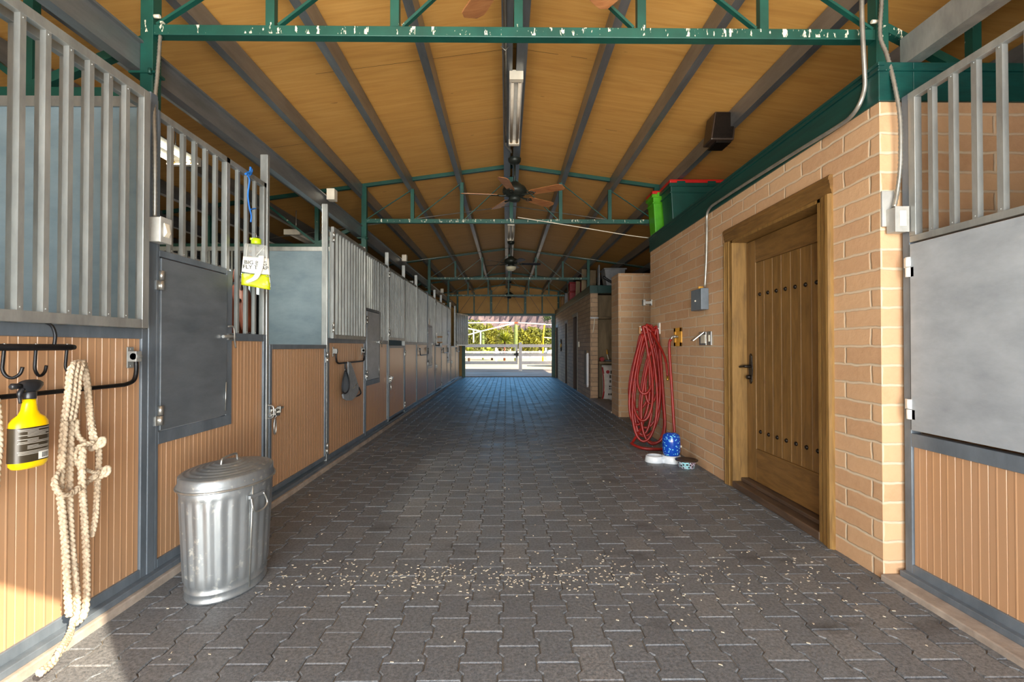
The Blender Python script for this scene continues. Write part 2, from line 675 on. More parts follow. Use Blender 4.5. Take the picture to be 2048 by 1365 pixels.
def smooth_path(pts, n=6, closed=False):
    """Catmull-Rom through the points"""
    P = [Vector(p) for p in pts]
    m = len(P)
    out = []
    for i in range(m if closed else m - 1):
        p0 = P[(i - 1) % m] if (closed or i > 0) else P[i]
        p1, p2 = P[i], P[(i + 1) % m]
        p3 = P[(i + 2) % m] if (closed or i < m - 2) else P[(i + 1) % m]
        for k in range(n):
            u = k / n
            out.append(.5 * ((2 * p1) + (p2 - p0) * u + (2 * p0 - 5 * p1 + 4 * p2 - p3) * u * u + (3 * p1 - p0 - 3 * p2 + p3) * u ** 3))
    if not closed:
        out.append(P[-1])
    return out


def text_mb(body, size, mat4, depth=.0015, spacing=1.0):
    cu = bpy.data.curves.new('lettering', 'FONT')
    cu.body = body
    cu.size = size
    cu.extrude = depth
    cu.space_line = spacing
    cu.align_x = 'CENTER'
    cu.resolution_u = 3
    to = bpy.data.objects.new('lettering', cu)
    COL.objects.link(to)
    dg = bpy.context.evaluated_depsgraph_get()
    me = bpy.data.meshes.new_from_object(to.evaluated_get(dg))
    mb = MB()
    mb.add([mat4 @ v.co for v in me.vertices], [tuple(pl.vertices) for pl in me.polygons])
    bpy.data.objects.remove(to)
    bpy.data.meshes.remove(me)
    return mb


def frame_mat(o, xd, yd):
    """matrix with local x along xd and local y along yd"""
    xd, yd = Vector(xd).normalized(), Vector(yd)
    zd = xd.cross(yd).normalized()
    yd = zd.cross(xd)
    m = Matrix((xd, yd, zd)).transposed().to_4x4()
    m.translation = Vector(o)
    return m


# ------------------------------------------------------------------ the setting
RC = 0.065                # x of the ridge


def roof_z(x):
    return 3.70 - .138 * abs(x - RC)


Y0, Y1 = -1.6, 19.75
# paved floor: interlocking I-shaped pavers, each with its own chamfer
PW, PL, PD, PG, PC = .148, .206, .0095, .0022, .0048


def paver_outline(cx, cy, g):
    hl = PL / 2 - g
    w, nn = PW / 2 + PD - g, PW / 2 - PD - g
    a, b = PL * .25 - .010, PL * .25 + .010
    right = [(w, -hl), (w, -b), (nn, -a), (nn, a), (w, b), (w, hl)]
    pts = right + [(-x, y) for x, y in reversed(right)]
    return [(cx + x, cy + y) for x, y in pts]


fv, ff, ft = [], [], []
ncol = int(3.86 / PW) + 1
for i in range(ncol):
    cx = -1.80 + (i + .5) * PW
    for j in range(int((Y1 + .05 - Y0) / PL) + 1):
        cy = Y0 + j * PL + (PL / 2 if i % 2 else 0)
        dz = random.uniform(-.0012, .0012)
        o = len(fv)
        n = 12
        for g, z in ((PG + PC, dz), (PG, -PC + dz), (PG, -.03)):
            fv += [(x, y, z) for x, y in paver_outline(cx, cy, g)]
        # paver joints run a little irregular
        fs = [tuple(o + k for k in range(n))]
        for r in (0, 1):
            fs += [(o + r * n + k, o + (r + 1) * n + k, o + (r + 1) * n + (k + 1) % n, o + r * n + (k + 1) % n) for k in range(n)]
        ff += fs
        ft += [random.random()] * len(fs)
me = bpy.data.meshes.new('floor')
me.from_pydata(fv, [], ff)
a = me.attributes.new('tint', 'FLOAT', 'FACE')
a.data.foreach_set('value', ft)
fixn(me)
me.materials.append(MATS['paver'])
fl = bpy.data.objects.new('floor', me)
COL.objects.link(fl)
tag(fl, 'dark grey interlocking concrete pavers of the barn aisle', None, None, 'structure')
struct('floor_joint_sand', MB().box(-2.0, 2.06, Y0, Y1, -.06, -.006), 'sand_joint')
struct('floor_stalls', MB().box(-5.6, -1.95, Y0, Y1, -.06, .0), 'dirt_floor')
struct('floor_side_rooms', MB().box(2.06, 5.4, Y0, Y1, -.06, .0), 'concrete')
struct('trim_1', MB().box(-2.0, -1.745, Y0, Y1, -.02, .038), 'concrete', bevel=.006)
struct('trim_2', MB().box(1.935, 2.3, Y0, 2.555, -.02, .03), 'concrete', bevel=.006)
struct('trim_3', MB().box(1.90, 2.3, 9.0, 11.35, -.02, .03), 'concrete', bevel=.006)
struct('trim_4', MB().box(-1.78, 1.95, Y1 - .12, Y1 + .1, -.02, .03), 'concrete', bevel=.006)
# roof deck: plywood seen from below, two pitches
m = MB()
for sgn in (-1, 1):
    xs = [RC, RC + sgn * 5.7]
    v = []
    for x in xs:
        for y in (Y0 - .1, Y1 + 3.5):
            for dz in (0, .05):
                v.append((x, y, roof_z(x) + dz))
    m.add(v, [(0, 2, 6, 4), (1, 5, 7, 3), (0, 1, 3, 2), (4, 6, 7, 5), (0, 4, 5, 1), (2, 3, 7, 6)])
struct('ceiling', m, 'plywood')
# stall partitions, rear wall of the stalls
for k, yp in enumerate((2.64, 6.60, 9.99, 15.1)):
    m = MB().box(-3.25, -1.88, yp, yp + .03, .0, 2.50)
    m.box(-5.4, -3.25, yp, yp + .03, .0, 1.30)
    struct('wall_partition_%d' % (k + 1), m, 'partition_paint')
    m = MB().box(-5.4, -1.88, yp - .01, yp + .04, 2.48, 2.535)
    m.box(-5.4, -3.25, yp - .01, yp + .04, 1.30, 1.35)
    x = -3.35
    while x > -5.4:
        m.box(x - .0125, x + .0125, yp + .003, yp + .028, 1.34, 2.49)
        x -= .1
    struct('trim_partition_%d' % (k + 1), m, 'galvanised')
m = MB()
for ya_, yb_ in ((1.3, 2.85), (4.4, 5.0), (5.0, Y1)):     # unseen gaps added to let daylight into the two near stalls
    m.box(-5.5, -5.4, ya_, yb_, 0, 2.34)
m.box(-5.5, -5.4, Y0, -1.1, 0, 2.34)
m.box(-5.5, -5.4, Y0, Y1, 2.62, 2.69).box(-5.5, -5.4, Y0, Y1, 2.74, 3.0)
for yy in (-1.55, 1.2, 2.64, 4.6, 6.6, 9.99, 12.5, 15.1, 17.4, 19.7):
    m.box(-5.5, -5.4, yy, yy + .08, 2.3, 2.8)
struct('wall_left', m, 'sheet_paint')
# outer right wall
struct('wall_outer_right', MB().box(5.3, 5.4, Y0, Y1, 0, roof_z(5.35)), 'plank_weathered')
# front end of the barn, behind the camera: gable over the opening and closed stall fronts
m = MB()
for sgn, xe in ((-1, -5.5), (1, 5.4)):
    m.add([(RC, -1.55, 2.95), (xe, -1.55, 2.95), (xe, -1.55, roof_z(xe)), (RC, -1.55, 3.70),
           (RC, -1.48, 2.95), (xe, -1.48, 2.95), (xe, -1.48, roof_z(xe)), (RC, -1.48, 3.70)],
          [(0, 1, 2, 3), (7, 6, 5, 4), (0, 4, 5, 1), (1, 5, 6, 2), (2, 6, 7, 3), (3, 7, 4, 0)])
m.box(-5.5, -1.80, -1.55, -1.48, 0, 2.95)
m.box(1.985, 5.4, -1.55, -1.48, 0, 2.95)
struct('wall_front', m, 'plank_weathered')
# far end: boarded gable over the opening
m = MB()
for sgn, xe in ((-1, -5.5), (1, 5.4)):
    m.add([(RC, 19.66, 2.46), (xe, 19.66, 2.46), (xe, 19.66, roof_z(xe)), (RC, 19.66, 3.70),
           (RC, 19.72, 2.46), (xe, 19.72, 2.46), (xe, 19.72, roof_z(xe)), (RC, 19.72, 3.70)],
          [(0, 1, 2, 3), (7, 6, 5, 4), (0, 4, 5, 1), (1, 5, 6, 2), (2, 6, 7, 3), (3, 7, 4, 0)])
m.box(-5.5, -1.75, 19.66, 19.72, 0, 2.46)
m.box(1.92, 5.4, 19.66, 19.72, 0, 2.46)
struct('wall_back', m, 'plywood')

# block-built tack room on the right
XR = 1.954
DY0, DY1, DZ = 3.045, 4.265, 2.125      # door opening
m = MB().box(XR, XR + .17, 2.56, DY0, 0, 2.49)
m.box(XR, XR + .17, DY1, 6.69, 0, 2.49)
m.box(XR, XR + .17, DY0, DY1, DZ, 2.49)
m.box(XR + .17, 5.3, 2.56, 2.73, 0, 2.49)
m.box(XR + .17, 5.3, 6.52, 6.69, 0, 2.49)
struct('wall_tack_room', m, 'slump_block')
m = MB().box(XR - .012, XR + .17, 2.546, 6.70, 2.49, 2.695)
m.box(XR + .17, 5.3, 2.546, 2.73, 2.49, 2.695)
m.box(XR - .020, XR + .02, 2.538, 6.71, 2.645, 2.655)
m.box(XR + .02, 5.3, 2.538, 2.6, 2.645, 2.655)
m.box(XR - .018, XR + .02, 2.54, 6.71, 2.675, 2.695)
struct('trim_tack_room', m, 'beam_green', bevel=.004)
struct('ceiling_tack_room', MB().box(XR + .17, 5.3, 2.73, 6.69, 2.60, 2.69), 'plank_weathered')
# block pier and feed alcove
m = MB().box(1.92, 5.3, 8.47, 9.02, 0, 2.47)
struct('wall_pier', m, 'slump_block')
X3 = 1.93
m = MB()
ops = [(13.46, 14.37, 2.08), (15.66, 16.3, 2.0), (18.5, 19.3, 1.98)]
yy = 11.36
for a_, b_, z_ in ops:
    m.box(X3, X3 + .17, yy, a_, 0, 2.44)
    m.box(X3, X3 + .17, a_, b_, z_, 2.44)
    yy = b_
m.box(X3, X3 + .17, yy, 19.66, 0, 2.44)
struct('wall_far_rooms', m, 'slump_block_grey')
struct('wall_alcove_back', MB().box(2.10, 5.3, 11.80, 11.92, 0, 2.44), 'plank_weathered')
struct('wall_alcove_side', MB().box(3.6, 3.7, 6.69, 11.8, 0, 2.9), 'slump_block')
m = MB().box(X3 - .015, X3 + .17, 11.35, 19.62, 2.44, 2.62).box(X3 + .17, 5.3, 11.35, 11.5, 2.44, 2.62)
m.box(X3 - .022, X3, 11.34, 19.62, 2.44, 2.458)
struct('trim_far_rooms', m, 'beam_green', bevel=.004)
struct('ceiling_far_rooms', MB().box(X3 + .17, 5.3, 11.5, 19.62, 2.50, 2.615), 'plank_weathered')

# ------------------------------------------------------------------ steel roof frame
PUX = [RC - .0745] + [RC + .0745] + [RC + s * k * .672 for k in range(1, 9) for s in (-1, 1)]


def chan(m, x, zt, side, ya, yb, d=.155, fw=.064, th=.006, lip=.018):
    """C-shaped purlin: web at x, flanges pointing to side"""
    s = side
    zb = zt - d
    poly = [(0, 0), (fw, 0), (fw, lip), (fw - th, lip), (fw - th, th), (th, th), (th, d - th), (fw - th, d - th),
            (fw - th, d - lip), (fw, d - lip), (fw, d), (0, d)]
    m.prism([(x + s * u, zb + w) for u, w in poly], 'Y', ya, yb)


names = ['first', 'second', 'third', 'fourth', 'fifth', 'sixth', 'seventh', 'eighth']
GP = 'galvanised roof purlins'
for i, x in enumerate(PUX):
    m = MB()
    if i < 2:
        s = 1 if i == 0 else -1
        x0 = RC - .10 if i == 0 else RC + .10
        chan(m, x0, 3.70 - .020, s, Y0, 19.6, .155, .084)
        lab = 'galvanised ridge purlin, the %s one of the close pair over the aisle' % ('left' if i == 0 else 'right')
        ox = x0
    else:
        k = (i - 2) // 2 + 1
        s = -1 if i % 2 == 0 else 1
        chan(m, x, roof_z(x) - .004 - .009 * (k < 9), s, Y0, 19.6)
        lab = 'galvanised steel roof purlin, %s one to the %s of the ridge' % (names[k - 1], 'left' if s < 0 else 'right')
        ox = x
    single('roof_purlin', m, 'purlin_steel', lab, 'purlin', (ox, Y0, roof_z(ox)), GP)

# long girts at the aisle posts
m = MB()
chan(m, -1.965, 2.838, -1, Y0, 19.4, .142, .06)
m.box(-1.985, -1.945, Y0, 19.4, 2.834, 2.846)
single('eave_girt', m, 'purlin_steel', 'long galvanised girt running above the left stall fronts', 'girt', (-1.965, Y0, 2.7), 'side girts')
m = MB()
chan(m, 2.10, 2.845, 1, Y0, 2.60, .145, .075)
single('eave_girt', m, 'galvanised', 'short galvanised girt at upper right, ending at the green post by the tack room', 'girt', (2.10, Y0, 2.7), 'side girts')
for k, (yy, nm) in enumerate(((5.35, 'nearest'), (9.2, 'middle'), (14.6, 'farthest'))):
    m = MB().box(-1.945, -1.86, yy, yy + .10, 2.80, 2.92)
    single('girt_splice_box', m, 'cream', '%s pale block bolted on the left girt' % nm, 'block', (-1.9, yy, 2.8), 'pale blocks on the girt', .004)

XPL, XPR = -1.93, 2.05          # centre lines of the aisle posts
TY = [2.69, 6.73, 12.38, 16.45, 19.52]
TN = ['nearest', 'second', 'third', 'fourth', 'farthest']
VX = [RC + k * .672 for k in (-2, -1, 0, 1, 2)]


def truss(i):
    Y = TY[i]
    zb = 2.885 if i < 4 else 2.46
    near = i == 0
    t = thing('roof_truss', {0: 'nearest green steel truss, its bottom chord spattered with droppings',
                             1: 'green steel truss behind the ceiling fan with brown blades',
                             2: 'dark green truss in front of the fan with the light bowl',
                             3: 'dark green truss just before the boarded far gable',
                             4: 'dark green framing against the boarded far gable, above the opening'}[i], 'truss', (RC, Y, zb), 'green roof trusses')
    obj('bottom_chord', MB().box(XPL, XPR, Y - .028, Y + .028, zb, zb + .056), 'truss_green', t, .003)
    m = MB()
    for x0, x1 in ((RC, -5.3), (RC, 5.2)):
        m.bar((x0, Y, roof_z(x0) - .026), (x1, Y, roof_z(x1) - .026), .05, .046)
    obj('top_chord', m, 'truss_green', t, .002)
    for x, nm in ((XPL, 'left'), (XPR, 'right')):
        z0 = 0 if x < 0 else (2.69 if i == 0 else 2.61 if i in (2, 3) else 0.0)
        if i == 4:
            z0 = 0
        if i == 1 and x > 0:
            z0 = zb - .02
        o = obj('post', MB().box(x - .034, x + .034, Y - .034, Y + .034, z0, roof_z(x) - .05), 'truss_green', t, .003)
    # verticals
    for k, x in enumerate(VX):
        w = .024 if i < 4 else (.024 if k % 2 == 0 else .045)
        ztop = roof_z(x) - (.165 if k != 2 else .18)
        obj('vertical', MB().box(x - w, x + w, Y - .022, Y + .022, zb + .05, ztop), 'truss_green', t, .002)
    # diagonal rods
    xs = [XPL] + VX + [XPR]
    r = .014 if near else .009
    for k in range(3):
        xa, xb = xs[k] + .045, xs[k + 1] - .03
        zt = roof_z(xs[k + 1]) - .19
        obj('diagonal_rod', MB().bar((xa, Y - .012, zb + .06), (xb, Y - .012, zt), r * 2, r), 'truss_green', t)
        xa, xb = xs[6 - k] - .045, xs[5 - k] + .03
        zt = roof_z(xs[5 - k]) - .19
        obj('diagonal_rod', MB().bar((xa, Y - .012, zb + .06), (xb, Y - .012, zt), r * 2, r), 'truss_green', t)
    if i < 4:
        # the lean-to half of the frame, over the stalls
        obj('stall_chord', MB().box(-5.35, XPL, Y - .028, Y + .028, 2.545, 2.60), 'truss_green', t, .003)
        for x in (-2.57, -3.3, -4.03, -4.76):
            obj('stall_vertical', MB().box(x - .026, x + .026, Y - .024, Y + .024, 2.60, roof_z(x) - .05), 'truss_green', t)
        obj('stall_brace', MB().bar((-1.96, Y, 2.86), (-2.55, Y, 2.61), .05, .05), 'truss_green', t, .002)
        obj('stall_brace', MB().bar((-2.60, Y, 2.62), (-3.28, Y, roof_z(-3.28) - .08), .03, .03), 'truss_green', t)
        m = MB().box(-2.02, -1.88, Y - .04, Y + .04, 2.672, 2.684)
        m.lathe([(.009, 0), (.009, .03)], (-1.90, Y - .05, 2.66), 8)
        obj('girt_bracket', m, 'truss_green', t)
    if near:
        obj('stall_chord', MB().box(XPR, 5.2, Y - .028, Y + .028, 2.70, 2.75), 'truss_green', t, .003)
        obj('stall_brace', MB().bar((2.08, Y, 2.96), (2.55, Y, 2.72), .045, .045), 'truss_green', t)
        obj('stall_vertical', MB().box(2.555, 2.605, Y - .024, Y + .024, 2.75, roof_z(2.58) - .05), 'truss_green', t)
        for x in (XPL + .045, XPR - .065):
            obj('bolt', MB().lathe([(.010, 0), (.010, .03)], (x, Y - .04, 2.975), 8, axis='X'), 'cream', t)
    return t


for i in range(5):
    truss(i)
# sag rods across the purlins
for k, (yy, a_, b_, nm) in enumerate(((8.0, -4.2, 4.2, 'nearer'), (11.4, -4.4, 4.4, 'farther'))):
    m = MB()
    for xe in (a_, b_):
        m.tube([(RC, yy, roof_z(RC) - .21), (xe, yy, roof_z(xe) - .21)], .007, 6)
    single('sag_rod', m, 'conduit', '%s pale rod crossing under the roof purlins' % nm, 'rod', (RC, yy, 3.49), 'sag rods')
m = MB().tube(smooth_path([at(1035, 434, 6.6), at(1150, 452, 6.65), at(1260, 470, 6.75), at(1312, 476, 6.9)], 4), .006, 6)
single('cable', m, 'cream', 'thin white cable slung from the second truss to the tack room', 'cable', at(1035, 434, 6.6))

# green jambs of the far opening
for x0, x1, nm in ((-1.76, -1.63, 'left'), (1.79, 1.92, 'right')):
    m = MB().box(x0, x1, 19.56, 19.66, 0, 2.46)
    struct('trim_jamb_' + nm, m, 'truss_green', bevel=.004)
struct('trim_header', MB().box(-1.76, 1.92, 19.60, 19.66, 2.42, 2.475), 'frame_paint', bevel=.003)

# ------------------------------------------------------------------ stall fronts on the left
XF = -1.80
ZM0, ZM1 = 1.245, 1.296
ZT = 2.435


def ribbed(m, y0, y1, z0, z1, X, s=1, th=.02, pitch=.077):
    """boards with a fine bead and groove, face at X, bulging to s"""
    prof = []
    n = max(1, int(round((y1 - y0) / pitch)))
    p = (y1 - y0) / n
    for k in range(n):
        y = y0 + k * p
        prof += [(.0005, y + .001), (.003, y + .003), (.003, y + p * .48), (.0042, y + p * .53), (.0042, y + p * .58), (.003, y + p * .63), (.003, y + p - .003), (.0005, y + p - .001)]
    poly = [(X + s * d, y) for d, y in prof] + [(X - s * th, y1), (X - s * th, y0)]
    m.prism(poly, 'Z', z0, z1)
    return m


def frame_rect(m, y0, y1, z0, z1, w, X, d=.045, s=1):
    a, b = X - s * d, X
    m.box(a, b, y0, y0 + w, z0, z1).box(a, b, y1 - w, y1, z0, z1)
    m.box(a, b, y0 + w, y1 - w, z0, z0 + w).box(a, b, y0 + w, y1 - w, z1 - w, z1)


def bars(t, y0, y1, z0, z1, X, sp=.104, w=.023, s=1, mat='galvanised'):
    n = max(1, int(round((y1 - y0) / sp)))
    p = (y1 - y0) / n
    for k in range(1, n):
        y = y0 + k * p
        m = MB().box(X - s * w, X, y - w / 2, y + w / 2, z0, z1)
        # bolt heads at the ends of the bar
        for zz in (z0 + .012, z1 - .012):
            m.lathe([(.004, 0), (.004, .003)], (X - (0 if s > 0 else .003), y, zz), 6, axis='X')
        obj('bar', m, mat, t)


def hinge_mb(y, z, X, s=1):
    m = MB()
    m.lathe([(.013, 0), (.013, .048)], (X + s * .010, y, z), 10)
    m.lathe([(.013, .052), (.013, .10)], (X + s * .010, y, z), 10)
    m.box(X - .004, X + s * .008, y - .004, y + .030, z + .05, z + .10)
    m.box(X - .004, X + s * .008, y - .030, y + .004, z, z + .048)
    return m


def blanket_bar(y0, y1, X, label, group):
    t = thing('blanket_bar', label, 'bar', (X, y0, 1.03), group)
    m = MB()
    m.tube(smooth_path([(X + .03, y0, 1.155), (X + .032, y0, 1.09), (X + .034, y0 + .02, 1.045), (X + .036, y0 + .08, 1.03)], 5) +
           smooth_path([(X + .036, y1 - .08, 1.03), (X + .034, y1 - .02, 1.045), (X + .032, y1, 1.09), (X + .03, y1, 1.155)], 5), .0095, 10)
    obj('rod', m, 'black_iron', t)
    for y in (y0, y1):
        m = MB().box(X, X + .006, y - .02, y + .02, 1.105, 1.205)
        m.box(X, X + .045, y - .018, y + .018, 1.135, 1.185)
        m.lathe([(.018, -.018), (.018, .018)], (X + .03, y, 1.16), 12, axis='Y')
        m.lathe([(.005, 0), (.005, .008)], (X, y, 1.195), 8, axis='X')
        m.lathe([(.005, 0), (.005, .008)], (X, y, 1.115), 8, axis='X')
        obj('bracket', m, 'galvanised_dull', t, .002)
    return t


def pull_handle(y, z, X, h=.10):
    return MB().tube(smooth_path([(X, y, z), (X + .035, y, z + .006), (X + .045, y, z + .03), (X + .045, y, z + h - .03), (X + .035, y, z + h - .006), (X, y, z + h)], 4), .006, 8)


GPAN, GDOOR, GUP, GPOST = 'stall front panels', 'lower stall doors', 'barred upper stall doors', 'stall posts'


def lower_frame(t, y0, y1):
    m = MB()
    a, b = XF - .045, XF
    m.box(a, b, y0, y0 + .04, .065, ZM1).box(a, b, y1 - .04, y1, .065, ZM1)
    m.box(a, b, y0 + .04, y1 - .04, .065, .11).box(a, b, y0 + .04, y1 - .04, ZM0, ZM1)
    return m


def hook_panel(y0, y1, label, upper=True):
    t = thing('stall_screen', label, 'panel', (XF, y0, .04), GPAN)
    obj('frame', lower_frame(t, y0, y1), 'frame_paint', t, .003)
    obj('board_panel', ribbed(MB(), y0 + .04, y1 - .04, .11, ZM0, XF - .014), 'tan_board', t)
    if upper:
        m = MB().box(XF - .04, XF - .01, y0, y1, ZT - .035, ZT).box(XF - .04, XF - .01, y0, y0 + .035, ZM1, ZT).box(XF - .04, XF - .01, y1 - .035, y1, ZM1, ZT)
        obj('bar_frame', m, 'galvanised', t, .002)
        bars(t, y0 + .035, y1 - .035, ZM1, ZT - .03, XF - .012)
    return t


def feed_panel(y0, y1, label, light=False, sign=False):
    t = thing('stall_screen', label, 'panel', (XF, y0, .04), GPAN)
    w = min(.62, (y1 - y0) * .53)
    ym = y0 + .02 + w
    a, b = XF - .045, XF
    m = MB().box(a, b, y0, y0 + .02, .065, ZT).box(a, b, y1 - .04, y1, .065, ZM1)
    m.box(a, b, y0 + .02, y1 - .04, .065, .11)
    m.box(a, b, y0 + .02, ym + .065, .70, .765)           # rail under the feed door
    m.box(a, b, ym, ym + .065, .765, 1.70)                # stile beside it
    m.box(a, b, y0 + .02, ym, 1.675, 1.71)
    m.box(a, b, ym + .065, y1 - .04, ZM0, ZM1)
    obj('frame', m, 'frame_paint', t, .003)
    poly = MB()
    ribbed(poly, y0 + .02, ym + .065, .11, .70, XF - .014)
    obj('board_panel', poly, 'tan_board', t)
    obj('board_panel', ribbed(MB(), ym + .065, y1 - .04, .11, ZM0, XF - .014), 'tan_board', t)
    d = obj('feed_door', MB().box(XF - .012, XF + .006, y0 + .026, ym - .006, .772, 1.668), 'sheet_light' if light else 'sheet_paint', t, .002)
    for z in (.80, 1.50):
        obj('hinge', hinge_mb(y0 + .02, z, XF, 1), 'nickel', d)
    m = MB().tube([(XF + .018, ym - .07, 1.27), (XF + .018, ym + .06, 1.27)], .010, 10)
    m.tube(smooth_path([(XF + .03, ym - .035, 1.335), (XF + .04, ym + .005, 1.335), (XF + .04, ym + .02, 1.29), (XF + .035, ym + .03, 1.25), (XF + .03, ym + .055, 1.20)], 4), .005, 8)
    m.box(XF, XF + .012, ym + .01, ym + .05, 1.25, 1.29)
    obj('latch', m, 'nickel', d)
    m = MB().tube([(XF + .012, ym - .03, .80), (XF + .012, ym - .022, .98)], .004, 6)
    obj('pull_rod', m, 'nickel', d)
    m = MB().box(XF - .04, XF - .005, y0 + .02, y1, ZT - .035, ZT).box(XF - .04, XF - .005, y1 - .035, y1, ZM1, ZT)
    m.box(XF - .04, XF - .005, ym, ym + .04, 1.70, ZT)
    obj('bar_frame', m, 'galvanised', t, .002)
    bars(t, y0 + .02, ym, 1.71, ZT - .03, XF - .008)
    bars(t, ym + .04, y1 - .035, ZM1, ZT - .03, XF - .008)
    return t


def lower_door(y0, y1, label):
    t = thing('stall_gate', label, 'door', (XF, y0, .04), GDOOR)
    m = MB()
    frame_rect(m, y0 + .008, y1 - .008, .085, ZM0 - .02, .038, XF + .004)
    obj('frame', m, 'frame_paint', t, .003)
    obj('board_panel', ribbed(MB(), y0 + .046, y1 - .046, .123, ZM0 - .058, XF - .01, pitch=.06), 'tan_board', t)
    m = MB().box(XF + .004, XF + .012, y0 + .02, y0 + .17, .665, .73)
    m.tube([(XF + .02, y0 - .02, .70), (XF + .02, y0 + .20, .725)], .009, 10)
    m.box(XF + .004, XF + .03, y0 + .05, y0 + .07, .68, .73).box(XF + .004, XF + .03, y0 + .13, y0 + .15, .69, .74)
    l = obj('slide_bolt', m, 'nickel', t, .001)
    # snap clip hanging from the bolt
    m = MB().tube(smooth_path([(XF + .02, y0 + .06, .66), (XF + .022, y0 + .045, .60), (XF + .022, y0 + .05, .545), (XF + .022, y0 + .07, .54), (XF + .022, y0 + .078, .60), (XF + .02, y0 + .064, .66)], 4), .005, 8)
    m.tube(smooth_path([(XF + .02, y0 + .062, .66), (XF + .028, y0 + .07, .675), (XF + .02, y0 + .062, .69)], 4), .004, 6)
    obj('snap_clip', m, 'nickel', l)
    obj('pull_handle', pull_handle(y0 - .012, .665, XF, .10), 'nickel', t)
    for z in (.14, 1.05):
        obj('hinge', hinge_mb(y1, z, XF, 1), 'nickel', t)
    return t


def upper_door(y0, y1, z0, z1, X, label, closed_look=False, sp=.104, loc=None, sheet=False):
    """a barred leaf in the plane X; y0 is its hinge side when swung open"""
    t = thing('barred_door', label, 'door', (X, y0, z0), GUP)
    m = MB()
    frame_rect(m, y0, y1, z0, z1, .042, X, .03)
    obj('frame', m, 'galvanised', t, .002)
    if sheet:
        obj('sheet', MB().box(X - .026, X - .020, y0 + .04, y1 - .04, z0 + .04, z1 - .04), 'sheet_light', t)
    bars(t, y0 + .042, y1 - .042, z0 + .042, z1 - .042, X - .002, sp)
    for z in (z0 + .06, z1 - .16):
        obj('hinge', hinge_mb(y0 - .006, z, X - .005, 1), 'nickel', t)
    return t


def post(y0, y1, z1, label, mat='frame_paint'):
    m = MB().box(XF - .055, XF + .002, y0, y1, .038, z1)
    if z1 > 2.6:
        mat = 'galvanised'
    return single('stall_post', m, mat, label, 'post', (XF - .03, (y0 + y1) / 2, .038), GPOST, .004)


# sill running under all the fronts
single('stall_sill', MB().box(XF - .05, XF + .035, Y0, 19.3, .038, .066), 'frame_paint',
       'long steel sill at the foot of the left stall fronts', 'sill', (XF, Y0, .038), None, .003)

hook_panel(-1.45, .02, 'ribbed tan stall panel behind the camera')
post(.02, .05, 2.65, 'steel stall post just behind the left edge of the picture')
lower_door(.05, 1.25, 'tan lower stall door just left of the picture')
post(1.25, 1.28, 2.65, 'steel stall post left of the hook rack')
hook_panel(1.28, 2.505, 'ribbed tan stall panel behind the spray bottle and white rope')
post(2.508, 2.562, 2.50, 'grey steel post that carries the near switch box on the left')
feed_panel(2.565, 3.73, 'stall panel with grey feed door behind the zinc bin')
post(3.732, 3.768, 2.657, 'tall grey post beside the yellow fly trap bag')
lower_door(3.77, 4.975, 'tan lower stall door beyond the zinc bin, bolt and snap hanging at its near edge')
post(4.978, 5.01, 2.645, 'tall grey post at the hinges of the first swung-open grille')
hook_panel(5.012, 6.335, 'ribbed tan stall panel with the grey girth hung before it')
post(6.337, 6.36, 2.46, 'grey post beyond the panel with the grey girth')
feed_panel(6.362, 7.55, 'stall panel with pale feed door just beyond the grey girth', light=True)
post(7.552, 7.585, 2.65, 'grey post before the closed tall barred door')
lower_door(7.587, 8.77, 'tan lower stall door under the closed barred upper door nearest the grey girth')
post(8.772, 8.80, 2.65, 'grey post behind the closed stall door nearest the grey girth')
hook_panel(8.802, 9.975, 'plain ribbed stall panel just beyond the first closed stall door')
post(9.977, 10.005, 2.65, 'grey post before the first far panel with a blanket bar')
hook_panel(10.007, 11.31, 'ribbed stall panel with the nearest empty blanket bar')
post(11.312, 11.335, 2.46, 'grey post beyond the nearest empty blanket bar')
feed_panel(11.337, 12.53, 'far stall panel with pale feed door and small white card above it', light=True)
post(12.532, 12.56, 2.65, 'grey post just beyond the small white card')
lower_door(12.562, 13.77, 'far tan lower stall door with the white bracket above it')
post(13.772, 13.80, 2.65, 'grey post beyond the white bracket')
hook_panel(13.802, 15.09, 'far ribbed stall panel with the middle empty blanket bar')
post(15.092, 15.112, 2.46, 'grey post beyond the middle empty blanket bar')
feed_panel(15.114, 16.04, 'farthest stall panel with a pale feed door', light=True)
post(16.042, 16.07, 2.65, 'grey post before the farthest stall door')
lower_door(16.072, 17.48, 'farthest tan lower stall door, its upper opening dark')
post(17.482, 17.51, 2.65, 'grey post at the hinges of the farthest swung-out door')
hook_panel(17.512, 18.75, 'last ribbed stall panel before the far opening')
post(18.752, 18.80, 2.46, 'last grey stall post before the far opening')

upper_door(1.262, 2.44, 1.296, 2.455, -1.75, 'big barred door leaf hung open over the panel with the hook rack')
upper_door(5.022, 6.19, 1.29, 2.425, -1.75, 'barred door leaf swung open above the hanging grey girth', sp=.1)
upper_door(7.60, 8.76, 1.31, 2.425, XF + .004, 'closed barred upper leaf over the stall door, just past the pale feed door', sp=.1)
upper_door(12.575, 13.76, 1.31, 2.425, XF + .004, 'closed barred upper leaf behind the white bracket', sp=.1)
t = upper_door(17.52, 18.72, 1.24, 2.41, -1.755, 'farthest upper leaf, swung out into the aisle by the opening', sp=.1, sheet=True)
t.rotation_euler.z = math.radians(-15)
GB = 'blanket bars'
blanket_bar(1.50, 2.385, XF, 'black blanket bar behind the spray bottle', GB)
blanket_bar(5.16, 6.17, XF, 'blanket bar that carries the grey girth', GB)
blanket_bar(10.15, 11.2, XF, 'nearest empty blanket bar on the far left panels', GB)
blanket_bar(13.95, 15.0, XF, 'middle empty blanket bar on the far left panels', GB)
